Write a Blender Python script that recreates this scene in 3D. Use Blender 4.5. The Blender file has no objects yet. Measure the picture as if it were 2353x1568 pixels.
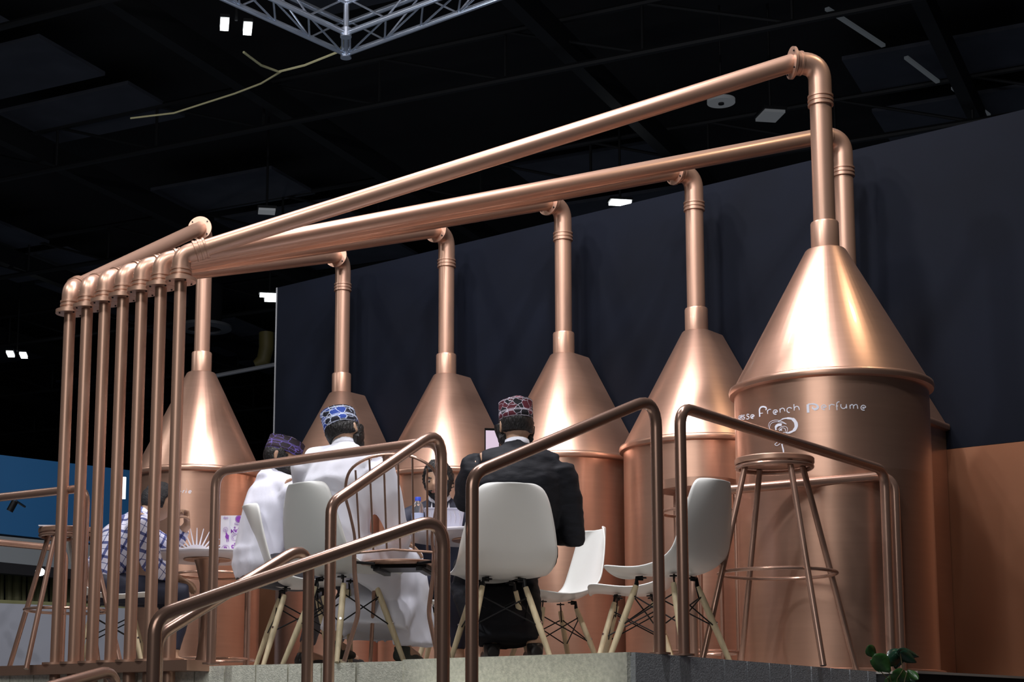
import bpy, bmesh, math, random
import numpy as np
from mathutils import Vector, Matrix, noise
random.seed(7)
C = bpy.context.scene.collection
PI = math.pi
# ------------------------------------------------------------------ camera
F_, CX, CY, PT, RO = 3715.3, 862.9, 1107.7, .15296, .01088
EYE = Vector((0, 0, -.3064))
W_, H_ = 2353, 1568
cd = bpy.data.cameras.new('camera'); cam = bpy.data.objects.new('camera', cd); C.objects.link(cam)
cd.sensor_width = 36; cd.lens = F_ / W_ * 36; cd.shift_x = (W_/2 - CX)/W_; cd.shift_y = (CY - H_/2)/W_
cd.clip_start = .1; cd.clip_end = 300
_c, _s = math.cos(RO), math.sin(RO)
_U = Vector((0, -math.sin(PT), math.cos(PT))); _X = Vector((1, 0, 0)); _Fw = Vector((0, math.cos(PT), math.sin(PT)))
_r = _c*_X + _s*_U; _u = -_s*_X + _c*_U
cam.matrix_world = Matrix(((_r.x, _u.x, -_Fw.x, EYE.x), (_r.y, _u.y, -_Fw.y, EYE.y), (_r.z, _u.z, -_Fw.z, EYE.z), (0, 0, 0, 1)))
bpy.context.scene.camera = cam
# ------------------------------------------------------------------ world, exposure
wd = bpy.data.worlds.new('world'); bpy.context.scene.world = wd; wd.use_nodes = True
wd.node_tree.nodes['Background'].inputs[0].default_value = (.55, .62, .8, 1)
wd.node_tree.nodes['Background'].inputs[1].default_value = .012
vs = bpy.context.scene.view_settings
vs.view_transform = 'Standard'; vs.look = 'None'; vs.gamma = 1; vs.use_curve_mapping = False; vs.exposure = 0.0
# ------------------------------------------------------------------ lamps of the stand, and added fill lights
def spot(loc, target, power, size, angle, color=(1, .97, .95), blend=.6):
    l = bpy.data.lights.new('spotlight', 'SPOT'); l.energy = power; l.shadow_soft_size = size
    l.spot_size = math.radians(angle); l.spot_blend = blend; l.color = color
    o = bpy.data.objects.new('spotlight', l); C.objects.link(o); o.location = loc
    o.rotation_euler = (Vector(target) - Vector(loc)).to_track_quat('-Z', 'Y').to_euler()
    return o
def area(loc, target, power, sx, sy, color=(1, 1, 1)):
    l = bpy.data.lights.new('area_light', 'AREA'); l.energy = power; l.shape = 'RECTANGLE'; l.size = sx; l.size_y = sy; l.color = color
    o = bpy.data.objects.new('area_light', l); C.objects.link(o); o.location = loc
    o.rotation_euler = (Vector(target) - Vector(loc)).to_track_quat('-Z', 'Y').to_euler()
    return o
LIGHTS = [
    ((-3.2, 5.0, 6.2), (.6, 9.8, 1.6), 520, .14, 62, (.97, .97, 1)),
    ((-.9, 4.2, 6.4), (.8, 10.2, 1.7), 420, .14, 62, (1, .96, .95)),
    ((-4.6, 7.6, 6.0), (-.6, 10.8, 1.6), 300, .16, 62, (1, .97, .96)),
    ((4.4, 7.4, 6.2), (1.8, 9.6, 1.8), 160, .2, 55, (1, .80, .55)),
]
for a in LIGHTS: spot(*a)
for p_, w_ in (((-1.7, 8.7, 6.3), 75), ((-.6, 8.9, 6.4), 75), ((.35, 8.2, 6.4), 80), ((1.2, 7.4, 6.3), 80), ((1.45, 5.4, 6.1), 62)):
    area(p_, (p_[0] + .2, p_[1] + 2.2, 1.2), w_*1.35, .28, .28, (.98, .95, 1))
area((-4.2, -3.0, 4.6), (.3, 8.6, .6), 230, 6, 4, (1, .98, .96))  # added fill from behind the camera, stands in for general hall light
area((0, 22, 1), (0, 22, 9), 180, 40, 30, (.7, .8, 1))  # wide dim fill added below, aimed up at the ceiling
area((-6, 11.5, 5), (-5, 17, 0), 75, 3, 2, (1, 1, 1))  # added light to brighten the neighbouring stand
area((-.6, 12.6, 4.2), (-.6, 14.2, 6), 14, .5, .5, (.75, .85, 1))  # small light added under the truss to brighten it
# ------------------------------------------------------------------ pixel -> point
def ray(u, v):
    a, b = (u - CX)/F_, (v - CY)/F_
    x = _c*a + _s*b; z = -(-_s*a + _c*b)
    return Vector((x, math.cos(PT) - z*math.sin(PT), math.sin(PT) + z*math.cos(PT)))
def at_y(u, v, Y): d = ray(u, v); return EYE + d*(Y/d.y)
def at_z(u, v, z): d = ray(u, v); return EYE + d*((z - EYE.z)/d.z)
def at_plane(u, v, p, n): d = ray(u, v); return EYE + d*((Vector(p) - EYE).dot(n)/d.dot(n))
def gx(u, v, Y): return at_y(u, v, Y).x
# ------------------------------------------------------------------ materials
def nt(name):
    m = bpy.data.materials.new(name); m.use_nodes = True
    return m, m.node_tree.nodes, m.node_tree.links, m.node_tree.nodes['Principled BSDF']
def mat(name, col, rough=.5, metal=0., spec=.5, bump=0., bscale=200., var=0., vscale=6., coat=0., sheen=0., emis=None, estr=0., trans=0., aniso=0., stretch=(1, 1, 1)):
    m, N, L, B = nt(name)
    B.inputs['Base Color'].default_value = (*col, 1); B.inputs['Roughness'].default_value = rough
    B.inputs['Metallic'].default_value = metal; B.inputs['Specular IOR Level'].default_value = spec
    B.inputs['Coat Weight'].default_value = coat; B.inputs['Sheen Weight'].default_value = sheen
    B.inputs['Transmission Weight'].default_value = trans
    if emis: B.inputs['Emission Color'].default_value = (*emis, 1); B.inputs['Emission Strength'].default_value = estr
    tc = N.new('ShaderNodeTexCoord'); mp = N.new('ShaderNodeMapping'); mp.inputs['Scale'].default_value = stretch
    L.new(tc.outputs['Object'], mp.inputs[0])
    if bump:
        n = N.new('ShaderNodeTexNoise'); n.inputs['Scale'].default_value = bscale; n.inputs['Detail'].default_value = 4
        b = N.new('ShaderNodeBump'); b.inputs['Strength'].default_value = bump; b.inputs['Distance'].default_value = .01
        L.new(mp.outputs[0], n.inputs['Vector']); L.new(n.outputs[0], b.inputs['Height']); L.new(b.outputs[0], B.inputs['Normal'])
    if var:
        n = N.new('ShaderNodeTexNoise'); n.inputs['Scale'].default_value = vscale; n.inputs['Detail'].default_value = 5
        r = N.new('ShaderNodeValToRGB'); r.color_ramp.elements[0].position = .3; r.color_ramp.elements[1].position = .7
        r.color_ramp.elements[0].color = (*[c*(1 - var) for c in col], 1); r.color_ramp.elements[1].color = (*[min(1, c*(1 + var)) for c in col], 1)
        L.new(mp.outputs[0], n.inputs['Vector']); L.new(n.outputs[0], r.inputs[0]); L.new(r.outputs[0], B.inputs['Base Color'])
    return m
COP = (.66, .335, .2)
copper = mat('copper_sheet', (.60, .36, .262), .34, .86, coat=.14, bump=.012, bscale=60, var=.03, vscale=3, stretch=(1, 1, 14))
copper_pipe = mat('copper_painted_pipe', (.50, .305, .22), .37, .66, coat=.1, var=.01, vscale=8)
copper_rail = mat('copper_rail', (.46, .285, .215), .27, .66, coat=.2, var=.015, vscale=5)
copper_dark = mat('copper_panel', (.29, .13, .07), .42, .7, bump=.02, bscale=80, var=.08, vscale=2)
black_wall = mat('black_panel', (.002, .0034, .0082), .75, 0, .12, bump=.05, bscale=400, var=.25, vscale=1.5)
stone = mat('pale_stone', (.86, .88, .74), .85, bump=.5, bscale=140, var=.16, vscale=60)
stone_shaded = mat('shaded_stone', (.50, .53, .55), .85, bump=.5, bscale=140, var=.15, vscale=60)  # shade on the platform's right face, put into the stone colour
floor_m = mat('platform_floor', (.4, .37, .33), .45, var=.1, vscale=3)
ground_m = mat('hall_floor', (.10, .10, .11), .5, var=.2, vscale=1)
plastic = mat('white_plastic', (.76, .77, .74), .38, coat=.1)
plastic_cool = mat('white_tabletop', (.78, .76, .82), .3, coat=.2)
wood = mat('beech_wood', (.66, .56, .36), .5, bump=.1, bscale=30, var=.12, vscale=10, stretch=(8, 8, 1))
black_metal = mat('black_metal', (.012, .012, .013), .4, .6)
chrome = mat('chrome', (.8, .8, .82), .15, 1)
skin_a = mat('skin_tan', (.36, .2, .125), .5, bump=.1, bscale=150, var=.08, vscale=20)
skin_b = mat('skin_olive', (.47, .29, .19), .5, bump=.1, bscale=150, var=.08, vscale=20)
hair_m = mat('black_hair', (.008, .007, .007), .45, bump=.9, bscale=160, stretch=(1, 1, .3))
hair_g = mat('greying_hair', (.02, .019, .02), .6, bump=1, bscale=180, var=.6, vscale=80)
white_cloth = mat('white_cotton', (.82, .84, .93), .8, sheen=.2, bump=.25, bscale=14, stretch=(1, 1, .5))
white_cloth2 = mat('white_shirt_cotton', (.78, .79, .9), .8, sheen=.2, bump=.3, bscale=18, stretch=(1, 1, .5))
black_cloth = mat('black_wool', (.004, .005, .009), .75, 0, .3, bump=.3, bscale=16, stretch=(1, 1, 2.5))
navy_cloth = mat('navy_wool', (.012, .015, .035), .7, bump=.2, bscale=18)
grey_cloth = mat('grey_trousers', (.07, .07, .085), .8, bump=.2, bscale=20)
shoe_m = mat('dark_leather', (.02, .018, .018), .4, bump=.1)
shoe_g = mat('dark_green_canvas', (.03, .034, .026), .7, bump=.2)
eye_w = mat('eye_white', (.7, .68, .66), .2)
eye_d = mat('iris_dark', (.01, .006, .004), .1)
lip_m = mat('lips', (.28, .11, .09), .45)
letter_m = mat('white_vinyl', (.80, .84, .95), .5)
purple_m = mat('purple_ink', (.28, .05, .45), .6)
lilac_m = mat('lilac_ink', (.52, .38, .68), .6)
paper_m = mat('white_paper', (.85, .84, .9), .6)
blue_cap = mat('blue_plastic', (.06, .12, .75), .35)
label_b = mat('bottle_label', (.6, .68, .95), .5)
leaf_m = mat('leaf_green', (.03, .09, .022), .35, coat=.3, var=.4, vscale=30)
leaf_d = mat('leaf_dark_green', (.012, .04, .022), .28, coat=.5, var=.3, vscale=30)
stem_m = mat('plant_stem', (.1, .08, .03), .7)
pot_m = mat('dark_pot', (.03, .03, .03), .5)
alu = mat('aluminium', (.55, .6, .68), .3, .85)
steel_dark = mat('dark_steel', (.012, .013, .015), .6, .3)
deck_m = mat('ceiling_panel_blue_grey', (.05, .056, .075), .8, var=.2, vscale=1.5)
deck_b = mat('roof_black', (.006, .006, .008), .9)
duct_m = mat('grey_duct', (.22, .23, .25), .5, .4)
yellow_m = mat('dull_yellow', (.09, .075, .02), .6)
blue_m = mat('blue_fascia', (.012, .10, .25), .5, var=.15, vscale=.3)
grey_m = mat('grey_fascia', (.2, .22, .23), .6)
lgrey_m = mat('pale_partition', (.42, .44, .5), .6)
olive_m = mat('olive_curtain', (.07, .07, .03), .8)
rope_m = mat('rope', (.35, .33, .18), .8)
lamp_e = mat('lit_lamp', (1, 1, 1), .5, emis=(.95, 1, 1), estr=9)
lamp_dim = mat('dim_lamp', (.4, .42, .44), .5, emis=(.9, .95, 1), estr=.10)
lamp_grey = mat('grey_diffuser', (.3, .31, .32), .5, emis=(.9, .95, 1), estr=.05)
screen_m = mat('phone_screen', (.5, .4, .5), .2, emis=(.85, .7, .85), estr=.5)
sign_m = mat('lit_sign', (1, 1, 1), .5, emis=(1, 1, 1), estr=1.6)
m, N, L, B = nt('clear_plastic'); clear = m
B.inputs['Base Color'].default_value = (.95, .97, 1, 1); B.inputs['Roughness'].default_value = .05
B.inputs['Transmission Weight'].default_value = .92; B.inputs['IOR'].default_value = 1.3
def cap_mat(name, base, fill, line, sc, bands, thick):
    m, N, L, B = nt(name)
    uv = N.new('ShaderNodeUVMap'); mp = N.new('ShaderNodeMapping'); mp.inputs['Scale'].default_value = sc
    L.new(uv.outputs[0], mp.inputs[0])
    dn = N.new('ShaderNodeTexNoise'); dn.inputs['Scale'].default_value = 1.6; L.new(mp.outputs[0], dn.inputs['Vector'])
    mx = N.new('ShaderNodeMix'); mx.data_type = 'VECTOR'; mx.inputs[0].default_value = .35
    L.new(mp.outputs[0], mx.inputs[4]); L.new(dn.outputs['Color'], mx.inputs[5])
    v = N.new('ShaderNodeTexVoronoi'); v.feature = 'DISTANCE_TO_EDGE'; v.inputs['Scale'].default_value = 1; v.inputs['Randomness'].default_value = .75
    v2 = N.new('ShaderNodeTexVoronoi'); v2.inputs['Scale'].default_value = 1; v2.inputs['Randomness'].default_value = .75
    L.new(mx.outputs[1], v.inputs['Vector']); L.new(mx.outputs[1], v2.inputs['Vector'])
    lt = N.new('ShaderNodeMath'); lt.operation = 'LESS_THAN'; lt.inputs[1].default_value = thick; L.new(v.outputs['Distance'], lt.inputs[0])
    gt = N.new('ShaderNodeMath'); gt.operation = 'GREATER_THAN'; gt.inputs[1].default_value = .5
    sp = N.new('ShaderNodeSeparateColor'); L.new(v2.outputs['Color'], sp.inputs[0]); L.new(sp.outputs[0], gt.inputs[0])
    m1 = N.new('ShaderNodeMix'); m1.data_type = 'RGBA'; m1.inputs[6].default_value = (*base, 1); m1.inputs[7].default_value = (*fill, 1); L.new(gt.outputs[0], m1.inputs[0])
    m2 = N.new('ShaderNodeMix'); m2.data_type = 'RGBA'; m2.inputs[7].default_value = (*line, 1); L.new(m1.outputs[2], m2.inputs[6]); L.new(lt.outputs[0], m2.inputs[0])
    last = m2
    sx = N.new('ShaderNodeSeparateXYZ'); L.new(uv.outputs[0], sx.inputs[0])
    for bv, bw in bands:
        a = N.new('ShaderNodeMath'); a.operation = 'SUBTRACT'; a.inputs[1].default_value = bv; L.new(sx.outputs[1], a.inputs[0])
        b = N.new('ShaderNodeMath'); b.operation = 'ABSOLUTE'; L.new(a.outputs[0], b.inputs[0])
        c = N.new('ShaderNodeMath'); c.operation = 'LESS_THAN'; c.inputs[1].default_value = bw; L.new(b.outputs[0], c.inputs[0])
        m3 = N.new('ShaderNodeMix'); m3.data_type = 'RGBA'; m3.inputs[7].default_value = (*line, 1)
        L.new(last.outputs[2], m3.inputs[6]); L.new(c.outputs[0], m3.inputs[0]); last = m3
    L.new(last.outputs[2], B.inputs['Base Color']); B.inputs['Roughness'].default_value = .8
    return m
cap_blue = cap_mat('blue_embroidered_cap', (.006, .007, .02), (.015, .06, .36), (.66, .74, .95), (21, 5, 1), ((.05, .03), (.42, .025), (.49, .012), (.93, .03)), .04)
cap_red = cap_mat('maroon_embroidered_cap', (.006, .005, .01), (.11, .012, .025), (.6, .56, .66), (22, 4.6, 1), ((.03, .02), (.36, .018), (.42, .010), (.97, .02)), .03)
cap_purple = cap_mat('purple_embroidered_cap', (.022, .014, .022), (.035, .02, .035), (.18, .13, .5), (15, 3.6, 1), ((.05, .025), (.55, .012), (.61, .01)), .022)
def plaid_mat():
    m, N, L, B = nt('plaid_shirt')
    tc = N.new('ShaderNodeTexCoord'); mp = N.new('ShaderNodeMapping'); mp.inputs['Rotation'].default_value = (.45, .25, 0)
    L.new(tc.outputs['Object'], mp.inputs[0]); sx = N.new('ShaderNodeSeparateXYZ'); L.new(mp.outputs[0], sx.inputs[0])
    last = None
    for ax, per, w, ph in ((1, .075, .2, 0), (1, .075, .05, .028), (2, .08, .2, 0), (2, .08, .05, .03)):
        a = N.new('ShaderNodeMath'); a.operation = 'ADD'; a.inputs[1].default_value = ph + 5; L.new(sx.outputs[ax], a.inputs[0])
        d = N.new('ShaderNodeMath'); d.operation = 'DIVIDE'; d.inputs[1].default_value = per; L.new(a.outputs[0], d.inputs[0])
        f = N.new('ShaderNodeMath'); f.operation = 'FRACT'; L.new(d.outputs[0], f.inputs[0])
        c = N.new('ShaderNodeMath'); c.operation = 'LESS_THAN'; c.inputs[1].default_value = w; L.new(f.outputs[0], c.inputs[0])
        if last is None: last = c
        else:
            s = N.new('ShaderNodeMath'); s.operation = 'ADD'; L.new(last.outputs[0], s.inputs[0]); L.new(c.outputs[0], s.inputs[1]); last = s
    r = N.new('ShaderNodeValToRGB'); e = r.color_ramp.elements
    e[0].position = 0; e[0].color = (.72, .73, .86, 1); e[1].position = .5; e[1].color = (.10, .12, .3, 1)
    e2 = e.new(1.0); e2.color = (.02, .025, .1, 1)
    h = N.new('ShaderNodeMath'); h.operation = 'MULTIPLY'; h.inputs[1].default_value = .5; L.new(last.outputs[0], h.inputs[0])
    L.new(h.outputs[0], r.inputs[0]); L.new(r.outputs[0], B.inputs['Base Color']); B.inputs['Roughness'].default_value = .8
    return m
plaid = plaid_mat()
# ------------------------------------------------------------------ mesh helpers
def frame(t, hint=None):
    t = t.normalized(); h = Vector(hint) if hint is not None else (Vector((0, 0, 1)) if abs(t.z) < .9 else Vector((1, 0, 0)))
    x = h.cross(t)
    if x.length < 1e-6: x = Vector((1, 0, 0)).cross(t)
    x.normalize(); return x, t.cross(x).normalized()
class MB:
    def __init__(s): s.v = []; s.f = []; s.uv = None
    def add(s, vs, fs):
        o = len(s.v); s.v += [Vector(p) for p in vs]; s.f += [[i + o for i in f] for f in fs]; return s
    def box(s, c, sx, sy, sz, ax=None, ay=None, az=None):
        ax = Vector(ax) if ax is not None else Vector((1, 0, 0)); ay = Vector(ay) if ay is not None else Vector((0, 1, 0)); az = Vector(az) if az is not None else Vector((0, 0, 1)); c = Vector(c)
        P = [c + ax*(i*sx/2) + ay*(j*sy/2) + az*(k*sz/2) for k in (-1, 1) for j in (-1, 1) for i in (-1, 1)]
        return s.add(P, [[0, 2, 3, 1], [4, 5, 7, 6], [0, 1, 5, 4], [2, 6, 7, 3], [0, 4, 6, 2], [1, 3, 7, 5]])
    def loft(s, loops, caps=True, close=False):
        n = len(loops[0]); vs = [p for l in loops for p in l]; fs = []
        m = len(loops)
        for i in range(m - 1 + (1 if close else 0)):
            for j in range(n):
                a = i*n + j; b = i*n + (j + 1) % n; c = ((i + 1) % m)*n + (j + 1) % n; d = ((i + 1) % m)*n + j
                fs.append([a, b, c, d])
        if caps and not close:
            fs.append(list(range(n))[::-1]); fs.append([(m - 1)*n + j for j in range(n)])
        return s.add(vs, fs)
    def tube(s, pts, r, seg=12, caps=True, close=False, hint=None):
        pts = [Vector(p) for p in pts]; n = len(pts); loops = []
        rs = r if isinstance(r, (list, tuple)) else [r]*n
        prev = None
        for i, p in enumerate(pts):
            if close: t = pts[(i + 1) % n] - pts[i - 1]
            else: t = pts[min(i + 1, n - 1)] - pts[max(i - 1, 0)]
            if t.length < 1e-9: t = Vector((0, 0, 1))
            t.normalize()
            if prev is None: x, y = frame(t, hint)
            else:
                x = prev - t*prev.dot(t)
                if x.length < 1e-6: x, y = frame(t, hint)
                x.normalize(); y = t.cross(x)
            prev = x
            rr = rs[i]; ra, rb = rr if isinstance(rr, (list, tuple)) else (rr, rr)
            loops.append([p + x*(ra*math.cos(a)) + y*(rb*math.sin(a)) for a in [2*PI*k/seg for k in range(seg)]])
        return s.loft(loops, caps, close)
    def lathe(s, prof, c=(0, 0, 0), seg=32, caps=True):
        c = Vector(c); return s.loft([[c + Vector((r*math.cos(2*PI*k/seg), r*math.sin(2*PI*k/seg), z)) for k in range(seg)] for r, z in prof], caps)
    def ring(s, c, R, r, seg=40, rs=8):
        c = Vector(c); return s.tube([c + Vector((R*math.cos(2*PI*k/seg), R*math.sin(2*PI*k/seg), 0)) for k in range(seg)], r, rs, False, True, hint=(0, 0, 1))
    def disc(s, c, axis, r, th, seg=28):
        c = Vector(c); a = Vector(axis).normalized(); return s.tube([c - a*th/2, c + a*th/2], r, seg)
    def ell(s, c, rx, ry, rz, M=None, n=14, m=10):
        c = Vector(c); loops = []
        for i in range(m + 1):
            t = PI*i/m; t = min(max(t, .06), PI - .06); l = []
            for k in range(n):
                a = 2*PI*k/n; p = Vector((rx*math.sin(t)*math.cos(a), ry*math.sin(t)*math.sin(a), -rz*math.cos(t)))
                l.append(c + (M @ p if M else p))
            loops.append(l)
        return s.loft(loops)
    def mesh(s, name, origin=(0, 0, 0)):
        o = Vector(origin); me = bpy.data.meshes.new(name); me.from_pydata([tuple(p - o) for p in s.v], [], s.f); me.update()
        bm = bmesh.new(); bm.from_mesh(me); bmesh.ops.recalc_face_normals(bm, faces=bm.faces); bm.to_mesh(me); bm.free()
        return me
def tag(o, label=None, cat=None, group=None, kind=None):
    if label: o['label'] = label
    if cat: o['category'] = cat
    if group: o['group'] = group
    if kind: o['kind'] = kind
    return o
def link(name, me, m, parent=None, loc=None, smooth=True, ang=35):
    o = bpy.data.objects.new(name, me); C.objects.link(o)
    if m: me.materials.append(m)
    if smooth and len(me.polygons):
        me.polygons.foreach_set('use_smooth', [True]*len(me.polygons))
        try: me.set_sharp_from_angle(angle=math.radians(ang))
        except Exception: pass
    if parent: o.parent = parent
    if loc is not None: o.location = loc
    return o
def worldorg(p):
    v = Vector((0, 0, 0))
    while p is not None: v = v + p.location; p = p.parent
    return v
def part(name, mb, m, parent, smooth=True, ang=35):
    """mesh given in world coordinates, parent an unrotated empty"""
    return link(name, mb.mesh(name, worldorg(parent)), m, parent, smooth=smooth, ang=ang)
def lpart(name, mb, m, parent, smooth=True, ang=35):
    """mesh given in the parent's local coordinates"""
    return link(name, mb.mesh(name), m, parent, smooth=smooth, ang=ang)
def thing(name, label, cat, loc, rz=0, group=None):
    o = bpy.data.objects.new(name, None); C.objects.link(o); o.location = loc; o.rotation_euler = (0, 0, rz)
    o.empty_display_size = .1
    return tag(o, label, cat, group)
_tmp = bpy.data.scenes.new('scratch')
def bake(o):
    d = bpy.data.objects.new('scratch', o.data); _tmp.collection.objects.link(d)
    for m_ in o.modifiers:
        n_ = d.modifiers.new(m_.name, m_.type)
        for k_ in ('levels', 'render_levels', 'thickness', 'offset', 'mode', 'voxel_size', 'iterations', 'factor'):
            if hasattr(m_, k_) and not (k_ == 'mode' and m_.type != 'REMESH') :
                try: setattr(n_, k_, getattr(m_, k_))
                except Exception: pass
    vl = _tmp.view_layers[0]; vl.update(); dg = vl.depsgraph; dg.update()
    me = bpy.data.meshes.new_from_object(d.evaluated_get(dg))
    o.modifiers.clear(); o.data = me; bpy.data.objects.remove(d); return o
def copy_tree(o, parent=None):
    c = o.copy(); C.objects.link(c); c.parent = parent
    for ch in list(o.children): copy_tree(ch, c)
    return c
def bend(p0, p1, p2, r, n=6):
    p0, p1, p2 = Vector(p0), Vector(p1), Vector(p2); a = (p0 - p1).normalized(); b = (p2 - p1).normalized()
    ang = a.angle(b); d = min(r/math.tan(ang/2), (p0 - p1).length*.48, (p2 - p1).length*.48); s, e = p1 + a*d, p1 + b*d
    out = []
    for i in range(n + 1):
        t = i/n; out.append(s*(1 - t)**2 + p1*2*t*(1 - t) + e*t*t)
    return out
def rounded(pts, r, n=6):
    pts = [Vector(p) for p in pts]; out = [pts[0]]
    for i in range(1, len(pts) - 1): out += bend(pts[i-1], pts[i], pts[i+1], r, n)
    return out + [pts[-1]]
# ------------------------------------------------------------------ directions of the stand
UL = Vector((-.752, .659, 0)).normalized()     # along the back wall, to the left
NB = Vector((.659, .752, 0)).normalized()      # towards the back wall
RT = -UL; ZA = Vector((0, 0, 1))
TK = {'F': (2.829, 9.445), 'E': (2.054, 10.124), 'D': (1.279, 10.803), 'C': (.504, 11.482), 'B': (-.27, 12.162), 'A': (-1.276, 11.507), 'G': (2.385, 8.328)}
TK = {k: Vector((*p, 0)) for k, p in TK.items()}
GROUND = -1.25
# ------------------------------------------------------------------ structure
mb = MB(); mb.box((0, 25, GROUND - .05), 90, 100, .1); tag(link('floor', mb.mesh('floor'), ground_m, smooth=False), kind='structure')
Wp = TK['F'] + NB*.225
def wall_pt(u, v):
    p = at_plane(u, v, Wp, NB); return p
wl = wall_pt(637, 700); tl = (wl - Wp).dot(UL); tr = -6.0
mid = Wp + UL*((tl + tr)/2) + NB*.06
mb = MB(); mb.box(mid + ZA*((3.303 + 1.357)/2), tl - tr, .12, 3.303 - 1.357, UL, NB)
tag(link('wall_back', mb.mesh('w'), black_wall, smooth=False), 'tall matt black stand wall behind the row of copper tanks', kind='structure')
mb = MB(); mb.box(mid + UL*.4 + ZA*((GROUND + 1.355)/2) , tl - tr + .8, .118, 1.355 - GROUND, UL, NB)
tag(link('wall_back_lower', mb.mesh('w'), copper_dark, smooth=False), 'copper coloured lower band of the back wall', kind='structure')
mb = MB(); mb.box(Wp + UL*(tl + .006) + NB*.06 + ZA*(3.303 + 1.357)/2, .012, .13, 3.303 - 1.357, UL, NB)
tag(link('trim_1', mb.mesh('w'), mat('edge_trim', (.2, .21, .22), .4), smooth=False), kind='structure')
# platform
c0 = Vector((.974, 6.156, 0)); c1 = Vector((.142, 7.005, 0)); c2 = Vector((.150, 7.16, 0)); c3 = c2 + Vector((-.758, .652, 0))*4.2
cr = c0 + NB*4.6
cl = c3 + NB*2.2
eg = c0 + NB*2.14
poly = [c0, eg, eg - UL*.22, eg - UL*.42 + NB*1.0, cr - UL*.2, cr + UL*.3 + NB*.2, Wp + UL*(-1.2), Wp + UL*tl, cl + UL*.1, c3, c2, c1]
mb = MB(); th = .03
mb.loft([[Vector((p.x, p.y, -.012)) for p in poly], [Vector((p.x, p.y, -.0005)) for p in poly]])
tag(link('platform_floor', mb.mesh('pf'), floor_m, smooth=False), 'raised platform floor of the stand', kind='structure')
inner = [p - (NB*0) for p in poly]
mb = MB(); cen = sum(poly, Vector())/len(poly)
mb.loft([[Vector((p.x, p.y, GROUND)) + (cen - p).normalized()*.03 for p in poly], [Vector((p.x, p.y, -.012)) + (cen - p).normalized()*.03 for p in poly]])
skirt = tag(link('platform_base', mb.mesh('pb'), mat('joint_black', (.01, .01, .01), .8), smooth=False), 'dark core of the platform behind its stone slabs', kind='structure')
def slab_row(a, b, step0, step, m, out, z0=-.75, z1=-.001):
    d = (b - a).normalized(); n = Vector((d.y, -d.x, 0)); 
    if n.dot(cen - a) > 0: n = -n
    t = 0; Lh = (b - a).length; k = 0
    while t < Lh - .01:
        w = step0 if k == 0 else step
        w = min(w, Lh - t)
        mb = MB(); mb.box(a + d*(t + w/2) + n*(.006 + random.uniform(-.0008, .0008)) + ZA*(z0 + z1)/2, w - .009, .024, z1 - z0, d, n)
        link('stone_slab', mb.mesh('stone_slab'), m, skirt, smooth=False)
        t += w; k += 1
slab_row(c0, c1, 5, 5, stone, 1)
slab_row(c1, c2, 5, 5, stone, 1)
j0 = at_z(834, 1523, 0)
slab_row(c2, c3, (Vector((j0.x, j0.y, 0)) - c2).length, .212, stone, 1)
j1 = at_z(1632, 1516, 0); j2 = at_z(1716, 1524, 0)
slab_row(c0, eg, (Vector((j1.x, j1.y, 0)) - c0).length, .195, stone_shaded, 1)
# second course of slabs
# stairs below the rails
st_top = c0*.5 + c1*.5 - NB*0
for i in range(3):
    mb = MB(); zt = -.17*(i + 1); off = .15 + .3*i
    mb.box(st_top - NB*off + UL*(.05*i) + ZA*(zt + GROUND)/2, 1.0, .3, zt - GROUND, UL, NB)
    tag(link('stair_step', mb.mesh('stair_step'), stone, smooth=False), ['topmost pale stone step below the platform corner', 'second pale stone step down from the platform corner', 'third pale stone step down from the platform corner'][i], 'step')
# ------------------------------------------------------------------ tanks
RB, LB = .48, .22
def dloop(P, R, L, z, full, seg=40):
    if full: return [P + Vector((R*math.cos(2*PI*k/seg), R*math.sin(2*PI*k/seg), z)) for k in range(seg)]
    pts = [P + RT*(R*math.cos(a)) - NB*(R*math.sin(a)) + ZA*z for a in [PI*k/(seg - 4) for k in range(seg - 3)]]
    pts += [P - RT*R + NB*L + ZA*z, P + NB*L + ZA*z, P + RT*R + NB*L + ZA*z]
    return pts
def tank(key, label, full):
    P = TK[key]; t = thing('copper_tank', label, 'tank', P, group=None)
    RB = {'G': .505, 'A': .47}.get(key, .487); LB = .222
    g = lambda R, z, L=LB: dloop(P, R, L, z, full, 72 if key in 'GE' else 52)
    b = MB(); b.loft([g(RB - .012, .0), g(RB - .012, 1.475)]); part('body', b, copper, t)
    b = MB(); b.loft([g(RB - .012, 1.462), g(RB + .012, 1.468), g(RB + .016, 1.485), g(RB + .012, 1.502), g(RB - .004, 1.508), g(RB - .02, 1.506)]); part('rim', b, copper, t, ang=60)
    tr_ = .1 if full else .088
    lt = 0 if full else .165
    z1 = 2.252
    b = MB(); b.loft([g(RB - .004, 1.5), g(tr_ + .004, z1 - .008, LB if False else (LB*(0) + (LB if full else LB))) if False else dloop(P, tr_ + .006, .17, z1 - .006, full, 72 if key in 'GE' else 52), dloop(P, tr_, .165, z1, full, 72 if key in 'GE' else 52)]); part('cone', b, copper, t)
    b = MB(); b.lathe([(.0734, z1 - .01), (.0734, 2.398), (.070, 2.406), (.0585, 2.407)], P, 36); part('collar', b, copper_pipe, t)
    b = MB(); b.loft([g(RB + .018, 0), g(RB + .018, .016), g(RB + .012, .02)]); part('base_ring', b, copper, t)
    return t
names = {'G': ('large copper tank nearest on the right with white lettering', True), 'F': ('copper tank mostly hidden behind the big lettered tank', False),
         'E': ('copper tank directly left of the big lettered tank, behind the corner handrails', False), 'D': ('copper tank behind the man in the maroon cap', False),
         'C': ('copper tank in the middle of the row, behind the wire chair', False), 'B': ('farthest copper tank, behind the man in the blue cap', False),
         'A': ('leftmost copper tank, behind the seven standpipes', True)}
T = {k: tank(k, *v) for k, v in names.items()}
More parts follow.
